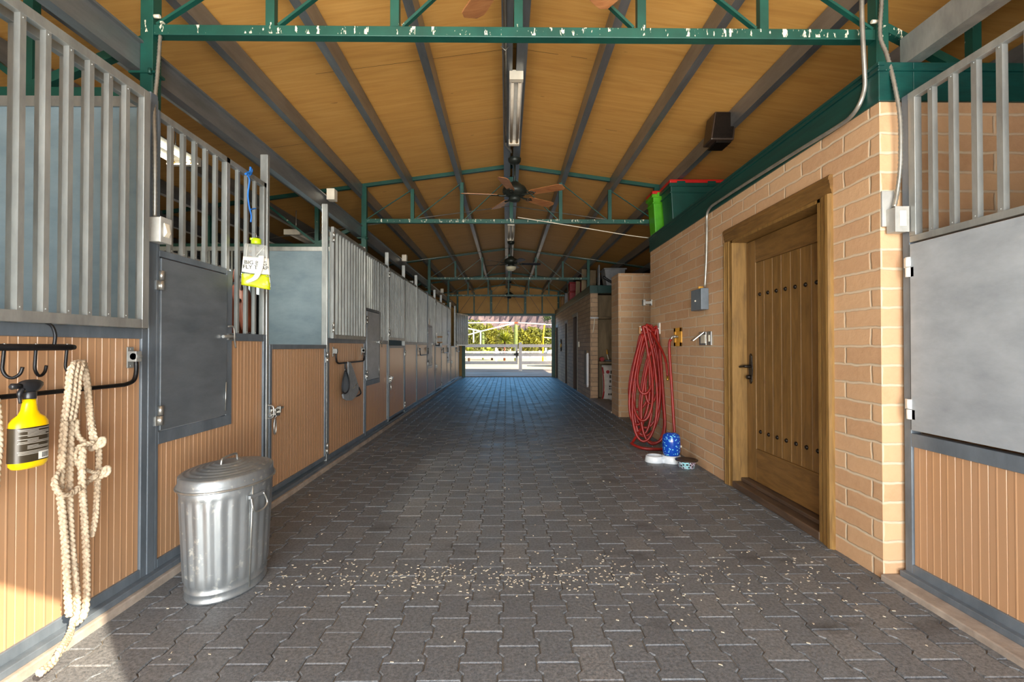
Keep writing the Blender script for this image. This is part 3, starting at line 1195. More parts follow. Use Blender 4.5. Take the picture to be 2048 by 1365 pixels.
blanket_bar(17.65, 18.6, XF, 'farthest blanket bar, by the opening', GB)
m = MB().box(XF + .002, XF + .01, 11.42, 11.56, 1.72, 1.86)
single('name_card', m, 'white_plastic', 'small white card on the bars of a far stall panel', 'card', (XF, 11.42, 1.72))
m = MB().prism([(12.62, 1.26), (12.62, 1.56), (12.95, 1.26)], 'X', XF + .01, XF + .03)
t = thing('bridle_bracket', 'small white triangular bracket with brown arms on a far stall door', 'bracket', (XF, 12.62, 1.26))
obj('plate', m, 'white_plastic', t)
for z in (1.30, 1.44):
    obj('arm', MB().box(XF + .01, XF + .16, 12.66, 12.70, z, z + .035), 'card_brown', t, .003)

# ------------------------------------------------------------------ stall front on the right
XS = 2.05
t = thing('stall_screen', 'tall right-hand stall panel, grey steel door over tan boards', 'panel', (XS, 2.5, .03), GPAN)
ya, yb = 1.20, 2.535
m = MB().box(XS, XS + .05, yb - .045, yb, .03, 2.50).box(XS, XS + .05, ya, ya + .045, .03, 2.50)
m.box(XS, XS + .05, ya + .045, yb - .045, .03, .105).box(XS, XS + .05, ya + .045, yb - .045, .70, .768)
m.box(XS - .03, XS + .05, ya, yb, .03, .06)
obj('frame', m, 'frame_paint', t, .003)
obj('board_panel', ribbed(MB(), ya + .045, yb - .045, .105, .70, XS + .014, s=-1), 'tan_board', t)
d = obj('steel_door', MB().box(XS - .008, XS + .014, ya + .05, yb - .055, .785, 1.725), 'sheet_light', t, .002)
for z in (.84, 1.56):
    obj('hinge', hinge_mb(yb - .048, z, XS, -1), 'white_plastic', d)
m = MB().box(XS, XS + .035, ya + .045, yb - .045, 1.736, 1.768).box(XS, XS + .035, ya, yb - .04, 2.465, 2.50)
m.box(XS - .002, XS + .035, yb - .085, yb - .045, 1.768, 2.465)
obj('bar_frame', m, 'galvanised', t, .002)
bars(t, ya + .045, yb - .085 + .03, 1.768, 2.47, XS + .006, .109, .026, s=-1)
hp = thing('stall_screen', 'right-hand stall panel beside the camera, outside the picture', 'panel', (XS, 0, .03), GPAN)
obj('frame', MB().box(XS, XS + .05, -1.45, 1.19, .70, .768).box(XS, XS + .05, -1.45, 1.19, .03, .1), 'frame_paint', hp)
obj('board_panel', ribbed(MB(), -1.45, 1.19, .105, .70, XS + .014, s=-1), 'tan_board', hp)
obj('steel_sheet', MB().box(XS, XS + .02, -1.45, 1.19, .77, 2.5), 'sheet_light', hp)

# ------------------------------------------------------------------ tack room door
t = thing('trim_5', 'moulded wooden casing around the plank door in the block wall', 'door frame', (XR, 3.65, 0))
tag(t, kind='structure')
cw = .115
prof = [(0, 0), (cw, 0), (cw, .016), (cw - .012, .028), (cw - .03, .030), (cw - .036, .024), (cw - .05, .024), (cw - .056, .020), (.03, .018), (.024, .012), (.006, .010), (0, .006)]


def casing(m, y, sgn, z1):
    poly = [(XR - d, y + sgn * u) for u, d in prof]
    m.prism(poly, 'Z', 0, z1)


m = MB()
casing(m, DY0, -1, DZ)
obj('side_casing', m, 'casing_wood', t)
m = MB()
casing(m, DY1, 1, DZ)
obj('side_casing', m, 'casing_wood', t)
m = MB()
m.prism([(XR - d, DZ + u) for u, d in prof], 'Y', DY0 - cw, DY1 + cw)
obj('head_casing', m, 'door_wood_cross', t)
m = MB().box(XR - .01, XR + .185, DY0, DY0 + .022, .0, DZ).box(XR - .01, XR + .185, DY1 - .022, DY1, .0, DZ).box(XR - .01, XR + .185, DY0, DY1, DZ - .022, DZ)
m.box(XR + .10, XR + .118, DY0 + .022, DY0 + .034, 0, DZ).box(XR + .185, XR + .2, DY1 - .034, DY1 - .022, 0, DZ)
obj('jamb', m, 'casing_wood', t)
m = MB().box(XR - .015, XR + .19, DY0 + .02, DY1 - .02, 0, .055).box(XR + .06, XR + .17, DY0 + .02, DY1 - .02, .055, .085)
obj('threshold', m, 'threshold_wood', t, .006)
t = thing('door_1', 'olive-brown plank door with rows of dark clavos', 'door', (XR + .14, 3.65, .085))
tag(t, kind='structure')
XD = XR + .115
dy0, dy1, dz0, dz1 = DY0 + .026, DY1 - .026, .09, DZ - .028
sw = .150
obj('stile', MB().box(XD, XD + .05, dy0, dy0 + sw, dz0, dz1), 'door_wood', t, .003)
obj('stile', MB().box(XD, XD + .05, dy1 - sw, dy1, dz0, dz1), 'door_wood', t, .003)
obj('top_rail', MB().box(XD, XD + .05, dy0 + sw, dy1 - sw, dz1 - .19, dz1), 'door_wood_cross', t, .003)
obj('bottom_rail', MB().box(XD, XD + .05, dy0 + sw, dy1 - sw, dz0, dz0 + .27), 'door_wood_cross', t, .003)
pw = (dy1 - dy0 - 2 * sw) / 7
for k in range(7):
    a_ = dy0 + sw + k * pw
    obj('plank', MB().box(XD + .008, XD + .045, a_ + .001, a_ + pw - .001, dz0 + .27, dz1 - .19), 'door_wood', t, .005)
    for z in (dz0 + .42, dz1 - .46):
        m = MB().lathe([(.0165, 0), (.0155, -.006), (.009, -.013), (.001, -.016)], (XD + .008, a_ + pw / 2, z), 8, axis='X')
        obj('clavo', m, 'dark_bronze', t)
hy, hz = dy1 - sw / 2, 1.02
m = MB()
m.prism([(hy + u, hz + w) for u, w in [(0, -.13), (.022, -.11), (.024, -.06), (.034, 0), (.024, .06), (.022, .11), (0, .13), (-.022, .11), (-.024, .06), (-.034, 0), (-.024, -.06), (-.022, -.11)]], 'X', XD - .008, XD)
h_ = obj('handle_plate', m, 'dark_bronze', t, .003)
m = MB().tube(smooth_path([(XD, hy, hz + .02), (XD - .045, hy, hz + .02), (XD - .058, hy + .02, hz + .02), (XD - .06, hy + .10, hz + .012)], 4), [.012] * 8 + [.010] * 5, 10)
m.lathe([(.016, -.02), (.02, 0), (.016, .02)], (XD - .02, hy, hz - .07), 12, axis='X')
obj('lever', m, 'dark_bronze', h_)

# dark doors of the far rooms
GFD = 'dark doors of the far rooms'
for k, (a_, b_, z_) in enumerate(ops):
    nm = ['nearest', 'middle', 'farthest'][k]
    t = thing('door_%d' % (k + 2), '%s dark brown door in the far grey block wall' % nm, 'door', (X3 + .1, a_, 0), GFD)
    tag(t, kind='structure')
    obj('panel', MB().box(X3 + .11, X3 + .15, a_ + .04, b_ - .04, .02, z_ - .04), 'dark_door', t, .003)
    m = MB().box(X3 + .002, X3 + .15, a_, a_ + .04, 0, z_).box(X3 + .002, X3 + .15, b_ - .04, b_, 0, z_).box(X3 + .002, X3 + .15, a_ + .04, b_ - .04, z_ - .04, z_)
    obj('door_frame', m, 'dark_door', t, .003)
    m = MB().box(X3 - .014, X3 + .002, a_ - .05, a_ + .012, 0, z_ + .06).box(X3 - .014, X3 + .002, a_ + .012, b_ + .05, z_ - .01, z_ + .06)
    obj('trim_board', m, 'jamb_grey', t, .003)
    obj('knob', MB().lathe([(.01, 0), (.012, -.03), (.026, -.04), (.02, -.06), (.002, -.064)], (X3 + .11, a_ + .12, 1.0), 12, axis='X'), 'dark_bronze', t)

# ------------------------------------------------------------------ fluorescent fixtures and fans
def fluoro(x0, y0, y1, z, label, tube_mat='tube_white', w=.13):
    t = thing('fluorescent_fixture', label, 'light', (x0, y0, z), 'fluorescent fixtures')
    m = MB().prism([(x0 - w * .5, z + .035), (x0 - w * .3, z + .06), (x0 + w * .3, z + .06), (x0 + w * .5, z + .035), (x0 + w * .22, z + .022), (x0 - w * .22, z + .022)], 'Y', y0 + .05, y1 - .05)
    obj('housing', m, 'white_plastic', t, .002)
    for ya_, s in ((y0, 1), (y1, -1)):
        obj('end_cap', MB().box(x0 - w * .5, x0 + w * .5, ya_, ya_ + s * .055, z - .022, z + .058), 'cream', t, .003)
    for s in (-1, 1):
        u = obj('tube', MB().tube([(x0 + s * w * .27, y0 + .075, z), (x0 + s * w * .27, y1 - .075, z)], .0145, 12), tube_mat, t)
        m = MB()
        for a_, b_ in ((y0 + .05, y0 + .075), (y1 - .075, y1 - .05)):
            m.tube([(x0 + s * w * .27, a_, z), (x0 + s * w * .27, b_, z)], .015, 10)
        obj('socket', m, 'brass', u)
    return t


fluoro(RC + .018, 4.13, 5.52, 3.477, 'twin-tube fixture on the ridge, nearest to the camera', w=.118)
fluoro(RC + .018, 9.15, 10.5, 3.477, 'twin-tube fixture on the ridge behind the second truss')
t = fluoro(-3.12, 3.55, 4.83, 2.98, 'glowing twin-tube fixture over the left stall behind the bars', 'lit_tube', .30)
for yy in (3.7, 4.68):
    obj('hanger', MB().tube([(-3.12, yy, 3.03), (-3.12, yy, roof_z(-3.12))], .006, 6), 'conduit', t)
area('stall_fixture_light', (-3.12, 4.19, 2.93), (-3.12, 4.4, 0), .3, 1.2, 45, (1.0, .95, .82))
t = fluoro(-3.16, 7.3, 8.6, 2.88, 'unlit twin-tube fixture over the second stall on the left', 'tube_white', .24)
for yy in (7.45, 8.45):
    obj('hanger', MB().tube([(-3.16, yy, 2.93), (-3.16, yy, roof_z(-3.16))], .006, 6), 'conduit', t)
m = MB().tube([(RC - .075, Y0, 3.515), (RC - .075, 5.55, 3.515)], .013, 8)
m.tube(smooth_path([(RC - .075, 5.55, 3.515), (RC - .07, 5.62, 3.50), (RC - .02, 5.74, 3.50), (RC - .01, 5.86, 3.52)], 4), .012, 8)
for yy in (.6, 2.2, 3.8):
    m.tube([(RC - .11, yy, 3.53), (RC - .075, yy, 3.497), (RC - .045, yy, 3.53)], .004, 6)
single('ridge_conduit', m, 'conduit', 'thin conduit running beside the ridge purlins to the fan', 'conduit', (RC - .075, 4, 3.5))

FX, FZ = .10, 3.075


def fan(Y, z, rot, label, bowl=False, blade='fan_wood'):
    t = thing('ceiling_fan', label, 'fan', (FX, Y, z), 'ceiling fans')
    obj('canopy', MB().lathe([(.02, 3.46), (.05, 3.465), (.075, 3.49), (.08, 3.53), (.055, 3.545)], (FX, Y, 0), 24), 'fan_iron', t)
    obj('downrod', MB().tube([(FX, Y, z + .12), (FX, Y, 3.47)], .013, 10), 'fan_iron', t)
    obj('motor', MB().lathe([(.03, .165), (.06, .15), (.075, .125), (.13, .10), (.148, .07), (.15, .035), (.13, .005), (.09, -.012), (.075, -.02)], (FX, Y, z), 32), 'fan_iron', t)
    obj('switch_cap', MB().lathe([(.07, -.02), (.072, -.055), (.06, -.075), (.02, -.082)], (FX, Y, z), 24), 'fan_iron', t)
    for k in range(5):
        a = math.radians(rot + 72 * k)
        R = Matrix.Translation((FX, Y, z)) @ Matrix.Rotation(a, 4, 'Z')
        Rp = R @ Matrix.Rotation(math.radians(-13), 4, 'X')
        ol = []
        for u in range(13):
            q = u / 12
            x = .215 + q * .445
            wd = .052 + .02 * q
            if q > .86:
                wd *= math.sqrt(max(.2, 1 - ((q - .86) / .14) ** 2 * .72))
            if q < .08:
                wd *= .8 + q * 2.5
            ol.append((x, wd))
        poly = [(x, w) for x, w in ol] + [(x, -w) for x, w in reversed(ol)]
        m = MB().prism(poly, 'Z', -.004, .004).xf(Rp)
        me_o = obj('blade', m, blade, t, .002)
        m = MB().tube(smooth_path([(.10, 0, .0), (.15, 0, -.012), (.20, 0, -.008)], 4), .011, 8)
        m.tube(smooth_path([(.20, 0, -.008), (.215, .028, -.008), (.25, .030, -.008), (.265, .0, -.008), (.25, -.030, -.008), (.215, -.028, -.008)], 3, True), .006, 6, True)
        m.tube([(.20, 0, -.008), (.29, 0, -.008)], .007, 6)
        m.xf(Rp)
        obj('blade_arm', m, 'fan_iron', me_o)
    if bowl:
        obj('light_bowl', MB().lathe([(.115, -.07), (.118, -.09), (.105, -.125), (.07, -.15), (.01, -.158)], (FX, Y, z), 28), 'bowl_glass', t)
    return t


fan(2.12, 3.02, 45, 'ceiling fan over the front truss, only blade tips in the picture')
fan(6.08, FZ, 41, 'five-bladed brown ceiling fan before the second truss')
fan(10.9, 3.04, 5, 'dark ceiling fan with a pale light bowl', True, 'brown_plastic')
fan(17.6, 3.0, 30, 'small dark ceiling fan by the far gable', False, 'brown_plastic')

# ------------------------------------------------------------------ conduits and boxes
t = thing('switch_box', 'grey switch box on the post of the left stalls', 'switch', (-1.78, 2.535, 1.74), 'switch boxes')
bx0, bx1, by0, by1, bz0, bz1 = -1.800, -1.738, 2.497, 2.575, 1.735, 1.86
obj('box', MB().box(bx0, bx1, by0, by1, bz0, bz1), 'box_grey', t, .004)
c_ = obj('cover', MB().box(bx1, bx1 + .004, by0 - .002, by1 + .002, bz0 - .002, bz1 + .002), 'box_grey', t, .001)
m = MB().box(bx1 + .004, bx1 + .008, by0 + .02, by1 - .02, bz0 + .028, bz1 - .028)
m.add([(bx1 + .008, by0 + .023, bz0 + .032), (bx1 + .008, by1 - .023, bz0 + .032), (bx1 + .008, by1 - .023, bz1 - .032), (bx1 + .008, by0 + .023, bz1 - .032),
       (bx1 + .018, by0 + .025, bz0 + .05), (bx1 + .018, by1 - .025, bz0 + .05)],
      [(0, 1, 5, 4), (4, 5, 2, 3), (0, 4, 3), (1, 2, 5)])
obj('rocker', m, 'cream', c_)


def armoured(path, r, step=.011):
    P = smooth_path(path, 24)
    # resample evenly
    out, acc = [P[0]], 0
    for a_, b_ in zip(P, P[1:]):
        L = (b_ - a_).length
        while acc + L >= step:
            a_ = a_ + (b_ - a_).normalized() * (step - acc)
            L = (b_ - a_).length
            out.append(a_)
            acc = 0
        acc += L
    R = [r if k % 2 else r * .8 for k in range(len(out))]
    return MB().tube(out, R, 10)


pth = [at(321, 72, 2.66), at(316, 150, 2.60), at(310, 220, 2.54), at(312, 300, 2.512), at(313, 380, 2.512), at(313, 437, 2.525)]
single('flexible_conduit', armoured(pth, .010), 'conduit', 'armoured flexible conduit dropping to the left switch box', 'conduit', pth[-1], 'flexible conduits')
t = thing('switch_box', 'grey switch box with white rocker at the corner of the tack room', 'switch', at(1795, 440, 2.52), 'switch boxes')
X0, X1 = 1.974, 2.042
zA, zB = H + (694 - 462) / FPX * 2.5, H + (694 - 412) / FPX * 2.5
obj('back_plate', MB().box(1.955, 2.02, 2.545, 2.558, zA + .04, zB + .10), 'box_grey', t, .002)
obj('box', MB().box(X0, X1, 2.485, 2.545, zA, zB), 'box_grey', t, .004)
c_ = obj('cover', MB().box(X0 - .002, X1 + .002, 2.481, 2.485, zA - .002, zB + .002), 'box_grey', t, .001)
m = MB().box(X0 + .018, X1 - .018, 2.474, 2.481, zA + .026, zB - .022)
obj('rocker', m, 'white_plastic', c_, .002)
pth = [Vector((2.0, 2.60, 3.30)), at(1776, -20, 2.62), at(1772, 60, 2.61), at(1785, 100, 2.58), at(1800, 160, 2.52), at(1811, 230, 2.50), at(1811, 320, 2.505), at(1804, 380, 2.515), at(1797, 414, 2.515)]
single('flexible_conduit', armoured(pth, .011), 'conduit', 'armoured flexible conduit dropping to the right corner switch box', 'conduit', pth[-1], 'flexible conduits')
XW = XR - .035
pth = [Vector((1.90, 2.58, 3.38)), at(1735, -10, 2.60), at(1737, 80, 2.61), at(1740, 150, 2.63), at(1738, 175, 2.64), at(1727, 205, 2.66)] + [onX(x, y, XW) for x, y in ((1708, 230), (1680, 250), (1600, 299), (1500, 362), (1440, 401), (1424, 413), (1417, 428), (1416.5, 460), (1415, 520), (1412, 574))]
single('bent_conduit', MB().tube(smooth_path(pth, 6), .0115, 10), 'conduit', 'bent grey conduit along the green beam down to the wall box', 'conduit', pth[-1])
t = thing('opener_box', 'small blue-grey control box on the block wall left of the door', 'box', onX(1408, 600, XR), None)
a_, b_ = onX(1396, 600, XR).y, onX(1420, 600, XR).y
zt_, zb_ = onX(1408, 579, XR).z, onX(1408, 621, XR).z
obj('case', MB().box(XR - .075, XR, b_, a_ - .03, zb_, zt_), 'blue_grey_plastic', t, .006)
m = MB().lathe([(.009, 0), (.009, -.008), (.004, -.012)], (XR - .075, (a_ + b_) / 2 - .01, (zt_ + zb_) / 2 - .01), 10, axis='X')
obj('button', m, 'cream', t)
m = MB().box(XR - .05, XR - .005, (a_ + b_) / 2 - .03, (a_ + b_) / 2 + .0, zt_, zt_ + .03)
obj('bushing', m, 'orange_plate', t, .003)

t = thing('outlet_plate', 'steel outlet plate with a flipped-up lid left of the door', 'outlet', onX(1415, 678, XR), None)
a_, b_ = onX(1402, 678, XR).y, onX(1416, 678, XR).y
zt_, zb_ = onX(1410, 664, XR).z, onX(1410, 691, XR).z
obj('plate', MB().box(XR - .012, XR, b_, a_, zb_, zt_), 'nickel', t, .002)
obj('lid', MB().bar((XR - .012, (a_ + b_) / 2, zt_ - .005), (XR - .11, (a_ + b_) / 2 + .02, zb_ + .045), a_ - b_, .006), 'nickel', t)
obj('socket', MB().box(XR - .016, XR - .012, b_ + .02, a_ - .05, zb_ + .02, zt_ - .03), 'cream', t)
c2, d2 = onX(1419, 678, XR).y, onX(1427, 678, XR).y
t = thing('light_switch', 'narrow steel switch plate just right of the outlet with the flipped lid', 'switch', onX(1423, 678, XR), None)
obj('plate', MB().box(XR - .014, XR, d2, c2, zb_, zt_), 'nickel', t, .002)
obj('toggle', MB().box(XR - .02, XR - .014, d2 + .035, c2 - .035, zb_ + .035, zt_ - .035), 'cream', t)

# faucet recess, hose hook and red hose
a_, b_ = onX(1351, 675, XR).y, onX(1366, 675, XR).y
zt_, zb_ = onX(1358, 656, XR).z, onX(1358, 693, XR).z
t = thing('faucet', 'hose faucet on a square orange-yellow plate', 'faucet', (XR, (a_ + b_) / 2, (zt_ + zb_) / 2))
m = MB().box(XR - .012, XR, b_, a_, zb_, zb_ + .045).box(XR - .012, XR, b_, a_, zt_ - .045, zt_).box(XR - .012, XR, b_, b_ + .05, zb_, zt_).box(XR - .012, XR, a_ - .05, a_, zb_, zt_)
m.box(XR - .004, XR, b_, a_, zb_, zt_)
obj('plate', m, 'orange_plate', t, .002)
fy, fz = (a_ + b_) / 2, (zt_ + zb_) / 2 + .005
m = MB().tube(smooth_path([(XR - .004, fy, fz), (XR - .05, fy, fz), (XR - .07, fy, fz - .004), (XR - .085, fy, fz - .03)], 4), .013, 10)
m.lathe([(.018, 0), (.018, .02)], (XR - .05, fy, fz + .0), 10, axis='X')
obj('spigot', m, 'nickel', t)
HX, HY, HZ = XR - .15, 6.30, 1.40
t = thing('hose_hook', 'white metal hook that holds the red hose', 'hook', (XR, HY, HZ))
m = MB().tube(smooth_path([(XR, HY, HZ + .04), (XR - .08, HY, HZ + .02), (XR - .16, HY, HZ), (XR - .23, HY, HZ + .02), (XR - .25, HY, HZ + .07)], 5), .012, 8)
obj('arm', m, 'white_plastic', t)
obj('base', MB().box(XR - .012, XR, HY - .04, HY + .04, HZ - .03, HZ + .11), 'white_plastic', t, .003)
obj('strap', MB().box(XR - .27, XR - .245, HY - .03, HY + .02, HZ - .03, HZ + .06), 'card_brown', t, .004)
rnd = random.Random(11)
path = [Vector((XR - .085, fy, fz - .03)), Vector((XR - .10, fy + .02, fz - .12)), Vector((XR - .07, fy + .03, .75)), Vector((XR - .055, fy + .0, .30)), Vector((XR - .06, fy - .05, .06)), Vector((XR - .14, fy - .10, .018))]
single('hose_lead', MB().tube(smooth_path(path, 6), .0155, 10), 'red_rubber', 'straight red hose length dropping from the faucet on the orange plate', 'hose', path[0])
loops = [(.12, .24, .62), (.14, .33, .42), (.18, .30, .30), (.20, .38, .20), (.16, .26, .12), (.24, .42, .10), (.10, .20, .50), (.22, .36, .055), (.26, .44, .030), (.2, .40, .02), (.15, .31, .24)]
pts = []
for k, (tw, bw, zb) in enumerate(loops):
    # the top of each loop sits in the hook, the belly hangs out toward the aisle
    ox = HX + rnd.uniform(-.085, .10)
    oy = HY - .02 * k * .3 + rnd.uniform(-.02, .02)
    top = HZ + .012 + .022 * (k % 4) + rnd.uniform(0, .01)
    ang = math.radians(rnd.uniform(-26, 8))
    ux, uy = math.cos(ang), math.sin(ang)
    lean = rnd.uniform(-.05, .12)
    sh = rnd.uniform(-.06, .0)
    for q in range(14):
        ph = 2 * PI * q / 14
        s_ = math.sin(ph)
        f = (1 - math.cos(ph)) / 2            # 0 at the top, 1 at the bottom
        wd = tw * .30 * (1 - f) + bw * .66 * f ** .7
        if f < .08:
            wd *= .62
        u = s_ * wd * .78 + sh * f
        z = top + (zb - top) * (f ** .85)
        x = ox + u * ux - .07 * f
        y = oy + u * uy - lean * f - .14 * f
        x = min(x, XR - .022)
        pts.append(Vector((x, y, max(z, .016))))
pp = smooth_path(pts, 4)
for v in pp:
    v.x = min(v.x, XR - .018)
    v.z = max(v.z, .016)
t = thing('garden_hose', 'red rubber hose hung in long loops on the block wall', 'hose', (HX, HY, .01))
obj('coils', MB().tube(pp, .016, 8), 'red_rubber', t)
fl_ = [at(1345, 896, 5.75), at(1320, 903, 5.72), at(1285, 897, 5.75), at(1264, 884, 5.9), at(1266, 874, 6.02), at(1285, 850, 6.15), at(1300, 790, 6.22)]
for v in fl_[:5]:
    v.z = max(.02, min(v.z, .05))
obj('floor_loop', MB().tube(smooth_path(fl_, 6), .017, 8), 'red_rubber', t)
e0 = onX(1336, 762, XR - .06)
obj('hose_end', MB().lathe([(.013, 0), (.017, .01), (.017, .03), (.013, .032), (.013, .06)], e0, 10), 'brass', t)
obj('end_length', MB().tube(smooth_path([e0 + Vector((0, 0, .05)), e0 + Vector((-.01, .1, .3)), Vector((HX + .02, HY - .02, HZ + .03))], 6), .0155, 8), 'red_rubber', t)

# waterer and bowl
wx, wy = 1.72, 5.16
t = thing('pet_waterer', 'blue spotted gravity bottle on its white pet bowl base', 'waterer', (wx, wy, 0))
m = MB().lathe([(.100, .0), (.105, .006), (.098, .05), (.09, .075), (.082, .078), (.080, .070)], (wx, wy, 0), 32)
bcx, bcy = wx - .165, wy + .03
m.lathe([(.098, 0), (.103, .006), (.090, .062), (.084, .068), (.078, .064), (.072, .02), (.005, .016)], (bcx, bcy, 0), 32)
m.box(bcx + .05, wx - .04, wy - .05, wy + .07, .0, .045)
obj('base', m, 'glaze_white', t)
m = MB().lathe([(.06, .062), (.082, .085), (.09, .12), (.092, .20), (.090, .255), (.082, .285), (.066, .30), (.05, .303)], (wx, wy, 0), 32)
m.lathe([(.052, .303), (.05, .308), (.01, .309)], (wx, wy, 0), 24)
obj('bottle', m, 'blue_spots', t)
obj('cap', MB().lathe([(.012, 0), (.012, .012)], (wx + .085, wy - .03, .17), 10, axis='X'), 'cream', t)
kx, ky = 1.795, 4.93
t = thing('dog_bowl', 'small dark bowl with a pale doodle pattern by the waterer', 'bowl', (kx, ky, 0))
obj('bowl', MB().lathe([(.072, .0), (.078, .004), (.088, .06), (.090, .075), (.082, .073), (.070, .02), (.005, .014)], (kx, ky, 0), 36), 'bowl_pattern', t)
obj('rim', MB().lathe([(.088, .068), (.108, .072), (.112, .078), (.108, .084), (.090, .083), (.083, .076)], (kx, ky, 0), 36), 'brown_plastic', t)

# ------------------------------------------------------------------ zinc bin
bx, by = -1.425, 2.56
RXb, RYb = .163, .230        # half axes at the foot
HB = .565
N = 120


def oval(mb, prof, flute=None, caps=True, n=N):
    return mb.lathe(prof, (bx, by, 0), n, 1.0, RYb / RXb, 'Z', 0, flute, True, caps)


t = thing('trash_can', 'oval galvanised trash can with fluted sides on the pavers', 'trash can', (bx, by, 0))


def flute(a, z):
    if .085 < z < HB - .085:
        v = math.cos(a * 24)
        return 1 + .03 * max(-.35, min(.6, v * 1.6))
    return 1


prof = [(RXb - .004, 0), (RXb + .002, .004), (RXb + .003, .012), (RXb - .001, .018), (RXb, .04), (RXb + .004, .045), (RXb + .004, .05), (RXb + .001, .055), (RXb + .002, .075)]
for k in range(11):
    z = .09 + k * (HB - .18) / 10
    prof.append((RXb + .002 + .024 * z / HB, z))
prof += [(RXb + .0235, HB - .075), (RXb + .028, HB - .05), (RXb + .024, HB - .042), (RXb + .026, HB - .012), (RXb + .026, HB)]
body = obj('body', oval(MB(), prof, flute), 'can_zinc', t)
seam_a = math.radians(-22)


def orim(a, r, z):
    return Vector((bx + math.cos(a) * r, by + math.sin(a) * r * RYb / RXb, z))


obj('seam', MB().tube([orim(seam_a, RXb + .004, .02), orim(seam_a, RXb + .016, HB * .5), orim(seam_a, RXb + .028, HB - .01)], .004, 6), 'nickel', body)
ha = math.radians(-16)
p0, p1 = orim(ha - .16, RXb + .034, HB - .095), orim(ha + .16, RXb + .034, HB - .095)
d_ = Vector((.014, 0, 0))
m = MB().tube(smooth_path([p0, p0 + d_ + Vector((0, -.012, -.05)), p0 * .8 + p1 * .2 + d_ + Vector((0, 0, -.075)), p0 * .2 + p1 * .8 + d_ + Vector((0, 0, -.075)), p1 + d_ + Vector((0, .012, -.05)), p1], 5), .0045, 8)
h_ = obj('bail_handle', m, 'nickel', t)
obj('handle_ear', MB().bar(p0 - Vector((.004, .012, 0)), p1 + Vector((-.004, .012, 0)), .014, .018), 'can_zinc', h_, .003)
lid = [(RXb + .030, HB - .034), (RXb + .036, HB - .030), (RXb + .031, HB - .020), (RXb + .029, HB - .006), (RXb + .029, HB + .016), (RXb + .022, HB + .022)]
r_ = RXb + .016
z_ = HB + .022
for k in range(6):
    lid += [(r_, z_), (r_ - .004, z_ + .004), (r_ - .010, z_ + .004), (r_ - .014, z_ + .003)]
    r_ -= .024
    z_ += .006
lid.append((.004, z_))
ld = obj('lid', oval(MB(), lid), 'can_zinc', t)
ring = [orim(2 * PI * k / 60, RXb + .036, HB - .034) for k in range(60)]
obj('rim_wire', MB().tube(ring, .005, 8, True), 'nickel', ld)
zt_ = HB + .05
m = MB().tube(smooth_path([(bx + .005, by - .075, zt_ - .015), (bx + .005, by - .07, zt_ + .02), (bx + .005, by - .05, zt_ + .032), (bx + .005, by + .05, zt_ + .032), (bx + .005, by + .07, zt_ + .02), (bx + .005, by + .075, zt_ - .015)], 4), .006, 8)
obj('lid_handle', m, 'nickel', ld)

# ------------------------------------------------------------------ hook rack, spray bottle, ropes on the near left panel
XK = -1.735
t = thing('hook_rack', 'black iron tack rack with hooks hung over the stall rail', 'rack', (XK, 1.9, 1.2))
yb_ = 1.735 * FPX / (1013 - 157)
obj('bar', MB().tube([(XK, 1.50, 1.204), (XK, yb_ - .02, 1.204), (XK, yb_, 1.204)], [.0125, .0125, .010], 12), 'black_iron', t)
y_ = 1.735 * FPX / (1013 - 117)
obj('hanger', MB().tube(smooth_path([(XK, y_, 1.205), (XK + .002, y_ + .003, 1.25), (XK - .01, y_ + .003, 1.285), (XK - .035, y_ + .003, 1.30)], 4), .006, 8), 'black_iron', t)
for px_, turn in ((20, 70), (82, -8), (143, 30)):
    y_ = 1.735 * FPX / (1013 - px_)
    a = math.radians(turn)
    cx_, sx_ = math.cos(a), math.sin(a)
    hk = [(0, 1.204), (-.003, 1.16), (-.004, 1.125), (.008, 1.103), (.025, 1.098), (.043, 1.112), (.050, 1.135)]
    obj('hook', MB().tube(smooth_path([(XK + u * sx_, y_ + u * cx_, z) for u, z in hk], 4), .0055, 8), 'black_iron', t)
    obj('rivet', MB().lathe([(.006, 0), (.004, .003)], (XK, y_, 1.215), 8), 'nickel', t)

# spray bottle hooked on the blanket bar
sy = 1.66 * FPX / (1013 - 84)
sxp = -1.685


def ell(mb, rings, cx, cy, n=28, pw=2.6, tilt=.02):
    """stack of super-ellipse rings (half x, half y, z)"""
    vs, fs = [], []
    for hx, hy, z in rings:
        for k in range(n):
            a = 2 * PI * k / n
            ca, sa = math.cos(a), math.sin(a)
            x = math.copysign(abs(ca) ** (2 / pw), ca) * hx
            y = math.copysign(abs(sa) ** (2 / pw), sa) * hy
            vs.append((cx + x, cy + y - tilt * (1.0 - z) * .6, z))
    for i in range(len(rings) - 1):
        for k in range(n):
            k2 = (k + 1) % n
            fs.append((i * n + k, i * n + k2, (i + 1) * n + k2, (i + 1) * n + k))
    mb.add(vs, fs, True)
    o = len(mb.v) - len(vs)
    mb.f += [tuple(o + k for k in reversed(range(n))), tuple(o + (len(rings) - 1) * n + k for k in range(n))]
    mb.sm += [False, False]
    return mb


Z0s = H + (694 - 931) / FPX * sy
Zc = H + (694 - 797) / FPX * sy
hs = Zc - Z0s
t = thing('spray_bottle', 'yellow spray bottle with black trigger hung on the left blanket bar', 'bottle', (sxp, sy, Z0s))
rg = [(.028, .050, 0), (.034, .060, .012), (.035, .062, .05), (.035, .062, .58 * hs), (.034, .060, .66 * hs), (.030, .050, .72 * hs), (.021, .033, .77 * hs), (.017, .025, .83 * hs), (.0155, .020, .93 * hs), (.0145, .0175, hs)]
obj('body', ell(MB(), [(a_, b_, Z0s + z) for a_, b_, z in rg], sxp, sy), 'yellow_plastic', t)


